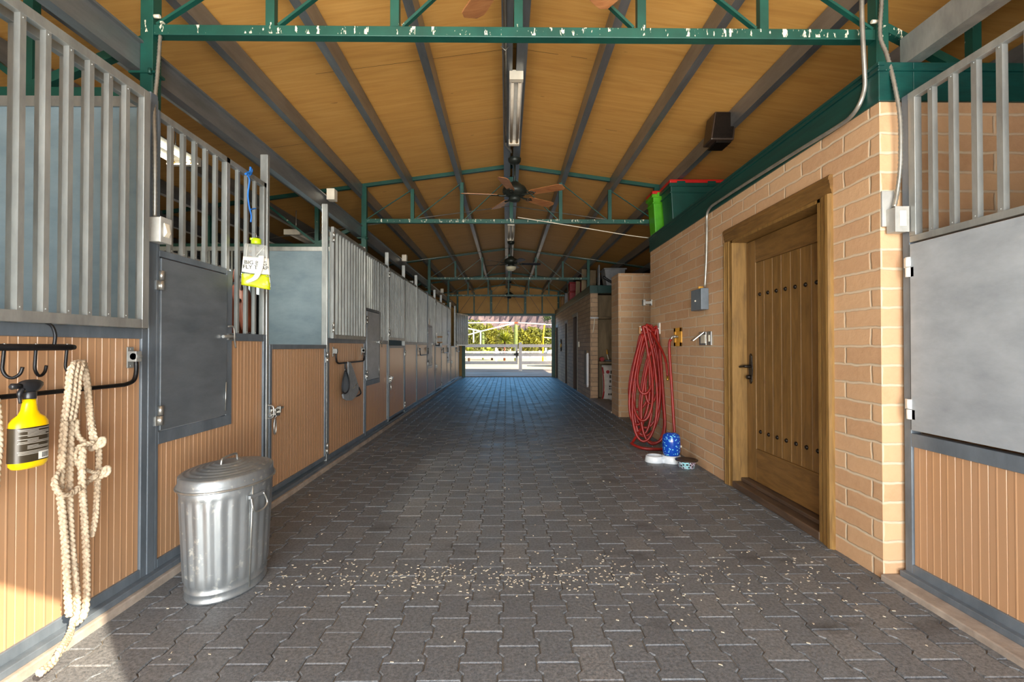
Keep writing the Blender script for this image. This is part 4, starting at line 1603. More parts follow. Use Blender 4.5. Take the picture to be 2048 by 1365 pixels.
def patch(cx, cy, hx, hy, a0, a1, z0, z1, off, pw=2.6, tilt=.02, n=14):
    vs = []
    for z in (z0, z1):
        for k in range(n + 1):
            a = a0 + (a1 - a0) * k / n
            ca, sa = math.cos(a), math.sin(a)
            x = math.copysign(abs(ca) ** (2 / pw), ca) * (hx + off)
            y = math.copysign(abs(sa) ** (2 / pw), sa) * (hy + off)
            vs.append((cx + x, cy + y - tilt * (1.0 - z) * .6, z))
    return MB().add(vs, [(k, k + 1, n + 2 + k, n + 1 + k) for k in range(n)], True)


la0, la1 = math.radians(-125), math.radians(48)
lz0, lz1 = Z0s + .10 * hs, Z0s + .60 * hs
lb = obj('label_patch', patch(sxp, sy, .035, .062, la0, la1, lz0, lz1, .0006), 'label_dark', t)
m = MB()
rr = random.Random(3)
for k in range(19):
    z = lz1 - .008 - k * (lz1 - lz0 - .03) / 19
    if k in (6, 11, 15):
        continue
    a0 = math.radians(rr.choice([-66, -62, -30]))
    a1 = math.radians(rr.choice([36, 40, 20, 0]))
    pt_ = patch(sxp, sy, .035, .062, a0, a1, z, z + .0024, .0011, n=8)
    m.add(pt_.v, pt_.f, True)
obj('fine_print', m, 'label_line', lb)
bc = patch(sxp, sy, .035, .062, math.radians(0), math.radians(40), lz0 + .004, lz0 + .03, .0012, n=8)
obj('barcode_patch', bc, 'white_plastic', lb)
m = MB()
for k in range(11):
    a0 = math.radians(8 + k * 2.4)
    pt_ = patch(sxp, sy, .035, .062, a0, a0 + math.radians(1.0 if k % 3 else 1.6), lz0 + .008, lz0 + .026, .0016, n=1)
    m.add(pt_.v, pt_.f)
obj('barcode_lines', m, 'ink', lb)
z = Z0s + hs
obj('collar', MB().lathe([(.019, 0), (.020, .004), (.020, .022), (.017, .026)], (sxp, sy, z), 20), 'black_plastic', t)
hd = obj('trigger_head', ell(MB(), [(.012, .018, z + .022), (.015, .034, z + .032), (.017, .046, z + .046), (.016, .046, z + .056), (.012, .034, z + .064), (.006, .018, z + .068)], sxp, sy + .004, 20, 2.2, 0), 'black_plastic', t)
m = MB().lathe([(.009, 0), (.011, -.03), (.006, -.036)], (sxp + .004, sy - .036, z + .048), 12, axis='Y')
obj('nozzle', m, 'black_plastic', hd)
m = MB().tube(smooth_path([(sxp + .004, sy - .028, z + .038), (sxp + .004, sy - .040, z + .02), (sxp + .004, sy - .036, z - .012)], 4), [.008] * 5 + [.005] * 4, 8)
obj('trigger', m, 'black_plastic', hd)


def strand(px, X0=-1.70, X1=None, n=5):
    """points on a plane just off the stall panel"""
    out = []
    for i, q in enumerate(px):
        X = q[2] if len(q) > 2 else X0
        out.append(at(q[0], q[1], -X * FPX / (1013 - q[0])))
    return smooth_path(out, n)


class Braid(MB):
    def tube(s, path, r, n=8, closed=False, flat=1.0):
        if closed:
            return MB.tube(s, path, r, n, closed, flat)
        P = [Vector(q) for q in path]
        out, acc, step = [P[0]], 0, .0055
        for a_, b_ in zip(P, P[1:]):
            L = (b_ - a_).length
            while acc + L >= step:
                a_ = a_ + (b_ - a_).normalized() * (step - acc)
                L = (b_ - a_).length
                out.append(a_)
                acc = 0
            acc += L
        R = max(r) if isinstance(r, (list, tuple)) else r
        m = len(out)
        for k in range(3):
            q = []
            for i, p_ in enumerate(out):
                d = (out[min(m - 1, i + 1)] - out[max(0, i - 1)]).normalized()
                u = d.cross(Vector((0, 1, .3))).normalized()
                v = d.cross(u)
                a = i * step / (R * 4.4) * 2 * PI + k * 2 * PI / 3
                q.append(p_ + u * (math.sin(a) * R * .58) + v * (math.sin(2 * a) * R * .30))
            MB.tube(s, q, R * .56, 6)
        return s


RM = Braid()
rr_ = .0135
for dx_ in (-9, 0, 9):
    RM.tube(strand([(174 + dx_ * .35, 727 - abs(dx_) * .2, -1.70), (164 + dx_, 730, -1.675), (158 + dx_, 748, -1.668), (155 + dx_, 785, -1.67), (151 + dx_ * .9, 815, -1.68), (147 + dx_ * .9, 840, -1.69)]), .0125, 8)
RM.tube(strand([(170, 727, -1.70), (178, 737, -1.715), (184, 775, -1.71), (189, 830, -1.70), (196, 882, -1.69)]), .0125, 8)
RM.tube(strand([(172, 729, -1.70), (181, 745, -1.73), (187, 800), (193, 845), (200, 880, -1.68)]), .0115, 8)
RM.tube(strand([(140, 838), (137, 880), (134, 930), (132, 975), (137, 1020), (143, 1080), (147, 1140), (150, 1190), (153, 1225)]), rr_, 8)
RM.tube(strand([(151, 838, -1.71), (151, 900, -1.71), (150, 970, -1.71), (152, 1030), (156, 1090), (162, 1140), (167, 1190), (166, 1222), (158, 1238)]), rr_, 8)
RM.tube(strand([(163, 838), (162, 858), (168, 873), (182, 884), (198, 886)]), .0115, 8)
RM.tube(strand([(176, 893, -1.685), (174, 930, -1.68), (176, 975, -1.68), (180, 1030), (184, 1090), (186, 1150), (185, 1200), (178, 1228), (162, 1240)]), rr_, 8)
RM.tube(strand([(136, 938), (124, 950, -1.69), (122, 968, -1.68), (133, 984, -1.675), (150, 985, -1.675), (168, 974, -1.675), (186, 960), (205, 946, -1.68)]), .012, 8)
RM.tube(strand([(196, 884, -1.68), (178, 888, -1.69), (162, 898, -1.70), (160, 915, -1.70), (172, 932, -1.69), (196, 942, -1.69), (210, 941, -1.68)]), .0105, 8)
RM.tube(strand([(207, 892), (208, 915), (206, 940)]), .0115, 8)
RM.tube(strand([(206, 950), (204, 990), (202, 1030), (196, 1062), (192, 1068)]), .0115, 8)
for cx_, cy_ in ((204, 886), (214, 943)):                    # the two stopper knots
    for o_ in ((-9, 3), (0, 0), (8, -3)):
        c_ = at(cx_ + o_[0], cy_ + o_[1], 1.68 * FPX / (1013 - cx_))
        RM.tube([c_ + Vector((.013 * math.cos(q * PI / 5), .006 * math.sin(q * PI / 5), .017 * math.sin(q * PI / 5))) for q in range(10)], .0085, 6, True)
tl = [at(160, 1238, 1.70 * FPX / (1013 - 160)), at(153, 1262, 1.66 * FPX / 860), at(138, 1288, 1.60 * FPX / 875), at(120, 1316, 1.58 * FPX / 893), at(92, 1338, 1.56 * FPX / 921)]
for i_, v in enumerate(tl):
    if i_ > 1:
        v.z = max(v.z, .045 if v.x < -1.745 else .016)
RM.tube(smooth_path(tl, 5), [.012] * 10 + [.013] * 11, 8)
single('lead_rope', RM, 'cotton_rope', 'thick white braided lead rope looped on the hook beside the yellow bottle', 'rope', (-1.70, 1.97, 1.1))
m = Braid().tube(strand([(-14, 760), (-4, 778), (4, 800), (9, 840), (11, 890), (7, 935), (3, 985), (-8, 1000), (-16, 960), (-10, 880), (-20, 800)]), .013, 8)
single('lead_rope', m, 'cotton_rope', 'white braided rope cut off by the left edge of the picture', 'rope', (-1.70, 1.68, 1.1))

# ------------------------------------------------------------------ girth on the second blanket bar
yg = 1.75 * FPX / (1013 - 694)
gx = XF + .036
t = thing('cinch_girth', 'grey padded girth with black straps folded over the blanket bar', 'girth', (gx, 5.5, 1.03))


def gp(px, py, X=-1.74):
    return at(px, py, -X * FPX / (1013 - px))


def sheet(name, px, X, th, mat, parent, bev=.004):
    P = [gp(x, y, X) for x, y in px]
    n = len(P)
    vs = [p_ for p_ in P] + [p_ + Vector((-th, 0, 0)) for p_ in P]
    fs = [tuple(range(n)), tuple(range(2 * n - 1, n - 1, -1))] + [(i, (i + 1) % n, (i + 1) % n + n, i + n) for i in range(n)]
    return obj(name, MB().add(vs, fs), mat, parent, bev)


sheet('pad', [(698, 724), (703, 725), (707, 735), (713, 752), (719, 772), (719, 782), (713, 794), (706, 801), (696, 801), (690, 797), (688, 789), (696, 781), (699, 765), (699, 740)], -1.745, .018, 'pad_grey', t)
sheet('fold', [(694, 741), (697, 748), (699, 765), (698, 780), (693, 786), (688, 784), (687, 772), (690, 752)], -1.735, .014, 'blue_grey_plastic', t)
m = MB().tube(smooth_path([gp(x, y, -1.728) for x, y in ((693, 742), (698, 755), (700, 772), (697, 783), (691, 787), (686.5, 781), (687, 764), (690, 748))], 5, True), .0075, 8, True)
obj('strap_loop', m, 'strap_black', t)
m = MB().tube(smooth_path([gp(x, y, -1.75) for x, y in ((719, 775), (723, 785), (720, 790), (714, 793))], 5), .009, 8)
obj('strap_end', m, 'strap_black', t)
m = MB().tube(smooth_path([gp(x, y, -1.738) for x, y in ((692, 728), (692, 735), (694, 744))], 4), .010, 8)
obj('strap_keeper', m, 'strap_black', t)
m = MB().tube(smooth_path([gp(x, y, -1.733) for x, y in ((691, 740), (694, 738), (696, 742), (693, 745))], 4, True), .004, 6, True)
m.tube([gp(708, 777, -1.738), gp(714, 769, -1.738), gp(718, 770, -1.738)], .004, 6)
obj('buckle', m, 'nickel', t)

# ------------------------------------------------------------------ fly trap bag and blue twine
fc = at(514, 478, 1.71 * FPX / (1013 - 514))
nd = Vector((.52, -.85, 0)).normalized()
xd = Vector((.85, .52, 0)).normalized()
WB, HBg = .098, .335
t = thing('fly_trap_bag', 'clear and lime fly trap bag hanging on the stall bars', 'bag', fc)


def bagsheet(z0, z1, w0, w1, th, off=0.0, skew=0.0, nx=8, nz=6):
    vs, fs = [], []
    for s in (1, -1):
        for i in range(nz + 1):
            q = i / nz
            for k in range(nx + 1):
                u = k / nx * 2 - 1
                w = w0 + (w1 - w0) * q
                b = th * (1 - u * u) * (0.55 + .45 * math.sin(3 * u + 5 * q))
                vs.append(fc + xd * (u * w + skew * q) + nd * (s * (b * .5 + .0015) + off) + Vector((0, 0, z0 + (z1 - z0) * q - .012 * u * q)))
    st = (nz + 1) * (nx + 1)
    for s in (0, 1):
        for i in range(nz):
            for k in range(nx):
                a_ = s * st + i * (nx + 1) + k
                f = (a_, a_ + 1, a_ + nx + 2, a_ + nx + 1)
                fs.append(f if s == 0 else f[::-1])
    bd = [k for k in range(nx)] + [(nx) + i * (nx + 1) for i in range(nz)] + [st - 1 - k for k in range(nx)] + [st - 1 - nx - i * (nx + 1) for i in range(nz)]
    for a_, b_ in zip(bd, bd[1:] + bd[:1]):
        fs.append((a_, a_ + st, b_ + st, b_))
    return MB().add(vs, fs, True)


obj('film', bagsheet(-.04, -HBg + .02, .070, .094, .02), 'clear_film', t)
wh = obj('white_print', bagsheet(-.13, -.245, .078, .086, .024, .002), 'bag_white', t)
lm = obj('lime_print', bagsheet(-.245, -HBg, .086, .088, .026, .002), 'bag_lime', t)
obj('green_line', bagsheet(-.243, -.249, .086, .086, .028, .003), 'truss_green', wh)
M4 = frame_mat(fc + nd * .018 - xd * .004 + Vector((0, 0, -.182)), xd, (0, 0, 1))
obj('lettering', text_mb('BIG BAG\nFLY TRAP', .037, M4, .0008, .85), 'ink', wh)
tu = obj('funnel_sleeve', MB().tube(smooth_path([fc + nd * .024 + xd * .03 + Vector((0, 0, -.12)), fc + nd * .028 + xd * .022 + Vector((0, 0, -.20)), fc + nd * .026 - xd * .005 + Vector((0, 0, -.27)), fc + nd * .02 - xd * .06 + Vector((0, 0, -.305))], 5), [.020] * 6 + [.019] * 5 + [.016, .015, .013, .011, .008], 10, False, .45), 'bag_white', t)
m = MB().lathe([(.030, -.005), (.032, 0), (.032, .03), (.026, .034)], fc + Vector((0, 0, -.035)), 18)
m.box(fc.x - .04, fc.x + .0, fc.y - .005, fc.y + .005, fc.z - .01, fc.z + .004)
obj('lid', m, 'lime_cap', t)
m = MB()
tops = [fc + nd * .004 + xd * u + Vector((0, 0, -.045)) for u in (-.05, -.02, .03, .055)]
for u_, z_ in ((-.06, -.13), (.0, -.12), (.07, -.2), (.085, -.3)):
    m.tube([tops[0 if u_ < 0 else 3], fc + nd * .016 + xd * u_ + Vector((0, 0, z_))], .0016, 5)
obj('film_crease', m, 'bag_white', t)
m = MB().tube([fc + Vector((0, 0, 0)), fc + Vector((0, 0, .03)), fc + Vector((-.02, 0, .04))], .002, 6)
obj('hang_wire', m, 'nickel', t)


def tw(*px):
    return smooth_path([at(x, y, 1.762 * FPX / (1013 - x)) for x, y in px], 4)


m = MB().tube(tw((496, 352), (500, 362), (497, 390), (500, 415), (504, 432), (503, 445)), .0055, 6)
m.tube(tw((496, 350), (501, 343), (502, 335)), .007, 6).tube(tw((492, 349), (498, 346), (504, 349)), .008, 6)
m.tube(tw((502, 420), (507, 419), (513, 418)), .005, 6).tube(tw((500, 352), (505, 344), (504, 338)), .005, 6)
single('blue_twine', m, 'twine_blue', 'bright blue twine knotted to the top rail of the stall bars', 'twine', at(498, 350, 3.4))

# ------------------------------------------------------------------ on top of the tack room
def tote(x0, x1, y0, y1, z0, z1, body, lidm, label, name='storage_tote'):
    t = thing(name, label, 'storage bin', ((x0 + x1) / 2, (y0 + y1) / 2, z0), 'bins on the tack room roof')
    vs = []
    tp = .045
    hl = z1 - .075
    m = MB()
    a_, b_, c_, d_ = x0 + tp, x1 - tp, y0 + tp * .7, y1 - tp * .7
    m.add([(a_, c_, z0), (b_, c_, z0), (b_, d_, z0), (a_, d_, z0), (x0 + .012, y0 + .012, hl), (x1 - .012, y0 + .012, hl), (x1 - .012, y1 - .012, hl), (x0 + .012, y1 - .012, hl)],
          [(3, 2, 1, 0), (4, 5, 6, 7), (0, 1, 5, 4), (1, 2, 6, 5), (2, 3, 7, 6), (3, 0, 4, 7)])
    obj('tub', m, body, t, .012)
    obj('rib', MB().box(x0 + .004, x1 - .004, y0 + .004, y1 - .004, hl - .09, hl - .075), body, t, .004)
    obj('lip', MB().box(x0 - .006, x1 + .006, y0 - .006, y1 + .006, hl - .012, hl + .03), body, t, .006)
    l = obj('lid', MB().box(x0 - .004, x1 + .004, y0 - .004, y1 + .004, hl + .03, z1), lidm, t, .012)
    m = MB()
    for xx in (x0 + (x1 - x0) * .2, x0 + (x1 - x0) * .75):
        m.box(xx - .05, xx + .05, y0 - .014, y0 - .004, hl + .0, hl + .05)
    obj('latch', m, body, l, .003)
    return t


tote(1.985, 2.66, 5.97, 6.36, 2.695, 3.245, 'green_tote', 'red_plastic', 'dark green tote with a red lid up on the tack room')
tote(1.90, 2.45, 6.40, 6.69, 2.695, 3.24, 'lime_plastic', 'red_plastic', 'lime green tote with a red lid behind the dark green tote')

sx0, sz = 2.0, 0
t = thing('loudspeaker', 'dark brown loudspeaker box fixed to a roof purlin', 'speaker', (1.98, 4.65, 3.1))
m = MB().prism([(1.90, 3.135), (2.12, 3.135), (2.15, 3.40), (1.94, 3.40)], 'Y', 4.56, 4.76)
obj('cabinet', m, 'brown_plastic', t, .012)
obj('grille', MB().prism([(1.915, 3.15), (2.10, 3.15), (2.13, 3.385), (1.952, 3.385)], 'Y', 4.548, 4.56), 'dark_bronze', t, .003)
obj('bracket', MB().box(1.96, 2.10, 4.58, 4.78, 3.115, 3.135), 'dark_bronze', t, .003)

# ------------------------------------------------------------------ far side: things stacked on the low block rooms
Zt = 2.62
GS = 'things stacked on the far rooms'
t = thing('plastic_bin', 'grey plastic bin on the roof of the far rooms beside the block pier', 'bin', (2.55, 11.75, Zt), GS)
m = MB().add([(2.36, 11.62, Zt + .02), (2.74, 11.62, Zt + .02), (2.74, 12.0, Zt + .02), (2.36, 12.0, Zt + .02), (2.30, 11.56, Zt + .42), (2.80, 11.56, Zt + .42), (2.80, 12.06, Zt + .42), (2.30, 12.06, Zt + .42)],
             [(3, 2, 1, 0), (4, 5, 6, 7), (0, 1, 5, 4), (1, 2, 6, 5), (2, 3, 7, 6), (3, 0, 4, 7)])
obj('tub', m, 'grey_plastic', t, .02)
obj('rim', MB().box(2.28, 2.82, 11.54, 12.08, Zt + .40, Zt + .435), 'grey_plastic', t, .01)
m = MB().tube(smooth_path([(2.25, 11.5, Zt + .22), (2.4, 11.5, Zt + .12), (2.6, 11.5, Zt + .03), (2.8, 11.5, Zt + .03)], 4), .03, 8)
single('black_pipe', m, 'black_plastic', 'black bent pipe lying before the grey bin up on the far rooms', 'pipe', (2.5, 11.5, Zt), GS)
t = thing('plastic_board', 'upturned light grey plastic panel leaning beside the grey bin', 'board', (2.17, 11.8, Zt), GS)
obj('board', MB().bar((2.17, 11.62, Zt), (2.20, 11.80, Zt + .5), .20, .03, up=(1, 0, 0)), 'grey_plastic', t, .008)
for k, (xx, yy, ww, hh, nm) in enumerate(((2.02, 12.9, .13, .62, 'tallest weathered plank standing on the far rooms'), (2.20, 12.6, .16, .55, 'wide weathered plank behind the tallest one'), (1.99, 13.8, .12, .42, 'short weathered plank standing left of the tall ones'))):
    m = MB().bar((xx, yy, Zt), (xx + .02, yy + .06, Zt + hh), ww, .03, up=(0, 1, 0))
    single('plank', m, 'plank_weathered', nm, 'plank', (xx, yy, Zt), GS, .003)
for k, zz in enumerate((0, .285)):
    t = thing('red_crate', ('lower' if k == 0 else 'upper') + ' dark red plastic crate of the stack on the far rooms', 'crate', (2.05, 15.3, Zt + zz), GS)
    obj('box', MB().box(1.93, 2.45, 15.1, 15.55, Zt + zz, Zt + zz + .25), 'dark_red', t, .012)
    obj('lid', MB().box(1.915, 2.465, 15.085, 15.565, Zt + zz + .25, Zt + zz + .28), 'dark_red', t, .008)
m = MB().box(1.93, 2.25, 16.3, 16.55, Zt, Zt + .36)
single('white_carton', m, 'grey_plastic', 'pale grey carton left of the red crates on the far rooms', 'box', (2.05, 16.4, Zt), GS, .006)
m = MB().box(1.93, 2.2, 17.3, 17.5, Zt, Zt + .42)
single('tan_carton', m, 'card_brown', 'tan carton at the far end of the far rooms roof', 'box', (2.05, 17.4, Zt), GS, .006)

# feed alcove
m = MB().box(2.10, 3.58, 11.2, 11.78, .82, .87)
t = thing('alcove_counter', 'dark wooden counter inside the feed alcove', 'counter', (2.8, 11.5, 0))
obj('top', m, 'plank_weathered', t, .004)
obj('leg', MB().box(2.12, 2.18, 11.68, 11.77, 0, .82), 'dark_door', t)
obj('leg', MB().box(3.5, 3.56, 11.68, 11.77, 0, .82), 'dark_door', t)
obj('shelf', MB().box(2.10, 3.58, 11.5, 11.78, 1.86, 1.90), 'plank_weathered', t)
bx_, by_ = 2.40, 11.22
t = thing('feed_bag', 'white and red feed bag standing in the feed alcove', 'bag', (bx_, by_, 0))
n_, vs, fs = 12, [], []
rows = [(.10, .0, .24, .10), (.12, .06, .235, .12), (.13, .2, .22, .13), (.125, .4, .22, .125), (.11, .6, .23, .11), (.07, .72, .24, .07), (.02, .79, .24, .02)]
m = MB()
for hy_, z_, hx_, _ in rows:
    for k in range(24):
        a = 2 * PI * k / 24
        ca, sa = math.cos(a), math.sin(a)
        vs.append((bx_ + math.copysign(abs(ca) ** .55, ca) * hx_, by_ + math.copysign(abs(sa) ** .7, sa) * hy_, z_ + .0))
for i in range(len(rows) - 1):
    for k in range(24):
        fs.append((i * 24 + k, i * 24 + (k + 1) % 24, (i + 1) * 24 + (k + 1) % 24, (i + 1) * 24 + k))
m.add(vs, fs, True)
m.f += [tuple(reversed(range(24))), tuple(144 + k for k in range(24))]
m.sm += [False, False]
obj('sack', m, 'bag_feed', t)
edge = [(bx_ - .225, by_ - .045, .03), (bx_ - .205, by_ - .085, .2), (bx_ - .20, by_ - .085, .4), (bx_ - .215, by_ - .075, .6), (bx_ - .23, by_ - .04, .74)]
obj('red_edge', MB().tube(smooth_path([Vector(e_) + Vector((-.004, -.012, 0)) for e_ in edge], 5), .018, 8), 'dark_red', t)
obj('white_edge', MB().tube(smooth_path([Vector(e_) + Vector((.012, -.028, 0)) for e_ in edge[1:4]], 5), .012, 8), 'cream', t)
m = MB().lathe([(.04, 0), (.04, -.006)], (bx_ - .125, by_ - .12, .64), 16, axis='Y')
obj('round_emblem', m, 'dark_red', t)
m = MB()
for k, (zz, hh, xa, xb) in enumerate(((.60, .07, -.07, .2), (.50, .07, -.09, .2), (.40, .06, -.09, .2), (.30, .035, -.10, .2), (.25, .025, -.10, .2), (.12, .04, -.12, -.05), (.12, .04, -.02, .06))):
    xx = bx_ + xa
    while xx < bx_ + xb - .02:
        m.box(xx, xx + .03, by_ - .147, by_ - .133, zz, zz + hh)
        xx += .046
obj('print', m, 'label_dark', t)
t = thing('brush', 'orange and white handled brush leaning in the feed alcove', 'brush', (2.30, 11.42, .87))
obj('handle', MB().tube([(2.36, 11.40, .885), (2.33, 11.42, 1.03)], .012, 8), 'cream', t)
obj('tip', MB().tube([(2.33, 11.42, 1.03), (2.32, 11.43, 1.14)], [.02, .012], 8), 'orange_plate', t)
single('small_dish', MB().lathe([(.05, 0), (.08, .012), (.085, .03), (.07, .026), (.01, .01)], (2.33, 11.28, .872), 20), 'blue_grey_plastic', 'small grey dish on the counter of the feed alcove', 'dish', (2.33, 11.28, .87))
m = MB().lathe([(.05, -.05), (.055, 0), (.05, .05)], (2.19, 11.35, .92), 14, axis='Y')
single('red_jar', m, 'dark_red', 'small red jar lying on the counter of the feed alcove', 'jar', (2.19, 11.35, .87))

# small things on the far block wall
m = MB().box(X3 - .025, X3, 11.75, 12.12, .30, 1.12)
single('mounted_board', m, 'plank_weathered', 'dark board fixed on the far block wall beside the alcove', 'board', (X3, 11.9, .3), None, .004)
m = MB().prism([(11.62, .30), (11.66, .25), (11.74, .33), (11.74, 1.02), (11.62, 1.06)], 'X', X3 - .04, X3 - .0)
single('scoop_blade', m, 'fence_white', 'long white plastic strip hung on the far block wall', 'strip', (X3, 11.68, .3), None, .004)
t = thing('roll_holder', 'white rod with hanging cord on the end of the far block wall', 'holder', (X3, 11.34, 1.85))
obj('rod', MB().tube([(1.92, 11.33, 1.87), (2.11, 11.33, 1.87)], .018, 10), 'fence_white', t)
obj('cord', MB().tube(smooth_path([(2.02, 11.325, 1.87), (2.0, 11.325, 1.7), (1.98, 11.325, 1.53), (2.005, 11.325, 1.65), (2.03, 11.325, 1.86)], 4), .005, 6), 'cream', t)
t = thing('metal_star', 'round spiked metal ornament on the far block wall between two dark doors', 'ornament', (X3, 17.4, 1.26))
m = MB().lathe([(.10, 0), (.11, -.02), (.06, -.05), (.005, -.06)], (X3, 17.4, 1.26), 16, axis='X')
obj('disc', m, 'gold_trim', t)
m = MB()
for k in range(12):
    a = 2 * PI * k / 12
    m.bar((X3 - .015, 17.4 + math.cos(a) * .10, 1.26 + math.sin(a) * .10), (X3 - .015, 17.4 + math.cos(a) * .22, 1.26 + math.sin(a) * .22), .03, .01)
obj('rays', m, 'dark_bronze', t)
m = MB().box(X3 - .03, X3, 13.05, 13.17, 1.2, 1.34)
single('outlet_box', m, 'cream', 'pale outlet box on the far block wall by the nearest dark door', 'outlet', (X3, 13.1, 1.2), None, .004)
m = MB().box(XR - .10, XR - .015, 6.62, 6.66, 1.78, 1.82).box(XR - .12, XR - .09, 6.60, 6.68, 1.76, 1.84)
m.box(XR - .015, XR, 6.60, 6.68, 1.76, 1.84)
single('door_stop', m, 'nickel', 'small metal bracket high on the tack room wall above the hose', 'bracket', (XR, 6.64, 1.8), None, .003)

# chaff trodden on the pavers
rr = random.Random(5)
m = MB()
for k in range(900):
    if k < 520:
        x, y = rr.gauss(-.25, .75), rr.gauss(2.60, .10)
    elif k < 700:
        x, y = rr.uniform(.3, 1.8), rr.gauss(2.55, .22)
    else:
        x, y = rr.uniform(-1.7, 1.8), rr.uniform(1.85, 7.5)
    if not -1.7 < x < 1.88 or ((x - bx) / .2) ** 2 + ((y - by) / .28) ** 2 < 1:
        continue
    a, L, w_ = rr.uniform(0, PI), rr.uniform(.003, .008), rr.uniform(.0015, .0035)
    c_, s_ = math.cos(a), math.sin(a)
    z0_, z1_ = .0015, .0040
    q = [(x + c_ * L - s_ * w_, y + s_ * L + c_ * w_), (x - c_ * L - s_ * w_, y - s_ * L + c_ * w_), (x - c_ * L * .7 + s_ * w_, y - s_ * L * .7 - c_ * w_), (x + c_ * L + s_ * w_ * .6, y + s_ * L - c_ * w_ * .6)]
    m.prism(q, 'Z', z0_, z1_)
single('hay_chaff', m, 'chaff', 'pale flecks of chaff scattered over the pavers', 'chaff', (0, 2.6, 0), kind='stuff')

# ------------------------------------------------------------------ the horse in the first stall
def skin_body(name, nodes, edges, mat, parent, root=0, sub=2):
    base = BASE[parent]
    me = bpy.data.meshes.new(name)
    me.from_pydata([tuple(Vector(p) - base) for p, r in nodes], edges, [])
    me.materials.append(MATS[mat])
    o = bpy.data.objects.new(name, me)
    COL.objects.link(o)
    o.parent = parent
    BASE[o] = base
    sk = o.modifiers.new('skin', 'SKIN')
    sk.use_smooth_shade = True
    sk.branch_smoothing = .6
    if not me.skin_vertices:
        me.attributes.new('skin', 'FLOAT', 'POINT')
    for v, (p, r) in zip(me.skin_vertices[0].data, nodes):
        v.radius = r if isinstance(r, tuple) else (r, r)
    me.skin_vertices[0].data[root].use_root = True
    ss = o.modifiers.new('sub', 'SUBSURF')
    ss.levels = sub
    ss.render_levels = sub
    return o


hx, hy = -4.25, 5.35
t = thing('horse', 'chestnut horse standing in the left stall, its head behind the bars', 'horse', (-3.5, 5.35, 0))
nodes = [((-4.15, 5.62, 1.22), (.27, .29)),   # 0 croup
         ((-3.75, 5.56, 1.16), (.29, .30)),   # 1 loin
         ((-3.35, 5.48, 1.14), (.28, .32)),   # 2 barrel
         ((-2.98, 5.38, 1.20), (.24, .32)),   # 3 chest
         ((-2.80, 5.25, 1.42), (.13, .22)),   # 4 neck base
         ((-2.70, 5.05, 1.62), (.10, .16)),   # 5 neck
         ((-2.60, 4.86, 1.76), (.085, .115)),  # 6 poll
         ((-2.53, 4.78, 1.66), (.09, .115)),  # 7 brow
         ((-2.46, 4.70, 1.48), (.065, .08)),  # 8 face
         ((-2.41, 4.64, 1.34), (.055, .06)),  # 9 muzzle
         ((-2.92, 5.55, .86), (.095, .10)), ((-2.90, 5.56, .52), .055), ((-2.90, 5.56, .26), .036), ((-2.89, 5.56, .10), .045), ((-2.86, 5.56, .02), .055),   # 10-14
         ((-2.92, 5.20, .86), (.095, .10)), ((-2.90, 5.18, .52), .055), ((-2.90, 5.18, .26), .036), ((-2.89, 5.18, .10), .045), ((-2.86, 5.18, .02), .055),   # 15-19
         ((-4.18, 5.80, .92), (.14, .16)), ((-4.10, 5.82, .70), .085), ((-4.26, 5.82, .48), .05), ((-4.22, 5.82, .24), .038), ((-4.20, 5.82, .10), .045), ((-4.17, 5.82, .02), .055),   # 20-25
         ((-4.18, 5.46, .92), (.14, .16)), ((-4.10, 5.44, .70), .085), ((-4.26, 5.44, .48), .05), ((-4.22, 5.44, .24), .038), ((-4.20, 5.44, .10), .045), ((-4.17, 5.44, .02), .055)]   # 26-31
edges = [(i, i + 1) for i in range(9)] + [(3, 10), (10, 11), (11, 12), (12, 13), (13, 14), (3, 15), (15, 16), (16, 17), (17, 18), (18, 19),
                                          (0, 20), (20, 21), (21, 22), (22, 23), (23, 24), (24, 25), (0, 26), (26, 27), (27, 28), (28, 29), (29, 30), (30, 31)]
skin_body('body', nodes, edges, 'horse_coat', t)
for s in (-1, 1):
    m = MB().lathe([(.032, 0), (.038, .04), (.028, .10), (.004, .15)], (-2.60 + .02 * s, 4.86 + .055 * s, 1.83), 10, .5, 1)
    obj('ear', m, 'horse_coat', t)
    obj('eye', MB().lathe([(.004, -.018), (.016, -.008), (.016, .008), (.004, .018)], (-2.49 + .06 * s * .3, 4.765 + .098 * s, 1.645), 10, axis='Y'), 'black_plastic', t)
    obj('nostril', MB().lathe([(.003, -.01), (.012, 0), (.003, .01)], (-2.372, 4.62 + .03 * s, 1.33), 8, axis='X'), 'horse_mane', t)
vs = []
mp = smooth_path([(-2.57, 4.83, 1.86), (-2.66, 4.95, 1.87), (-2.78, 5.12, 1.80), (-2.90, 5.30, 1.66), (-3.0, 5.40, 1.53)], 5)
m = MB().tube(mp, [.03] + [.045] * (len(mp) - 2) + [.02], 8, False, .6)
rr = random.Random(4)
for p_ in mp:
    for q in range(4):
        o_ = Vector((rr.uniform(-.02, .02), rr.uniform(-.02, .02), 0))
        m.tube([p_ + o_, p_ + o_ + Vector((.05, -.07, -.08)), p_ + o_ + Vector((.07, -.10, -.22 - rr.uniform(0, .08)))], [.012, .010, .003], 5)
obj('mane', m, 'horse_mane', t)
m = MB().tube(smooth_path([(-4.40, 5.64, 1.38), (-4.52, 5.66, 1.25), (-4.55, 5.66, .9), (-4.52, 5.66, .45)], 5), [.03] * 5 + [.055] * 5 + [.06] * 5 + [.01], 8)
obj('tail', m, 'horse_mane', t)

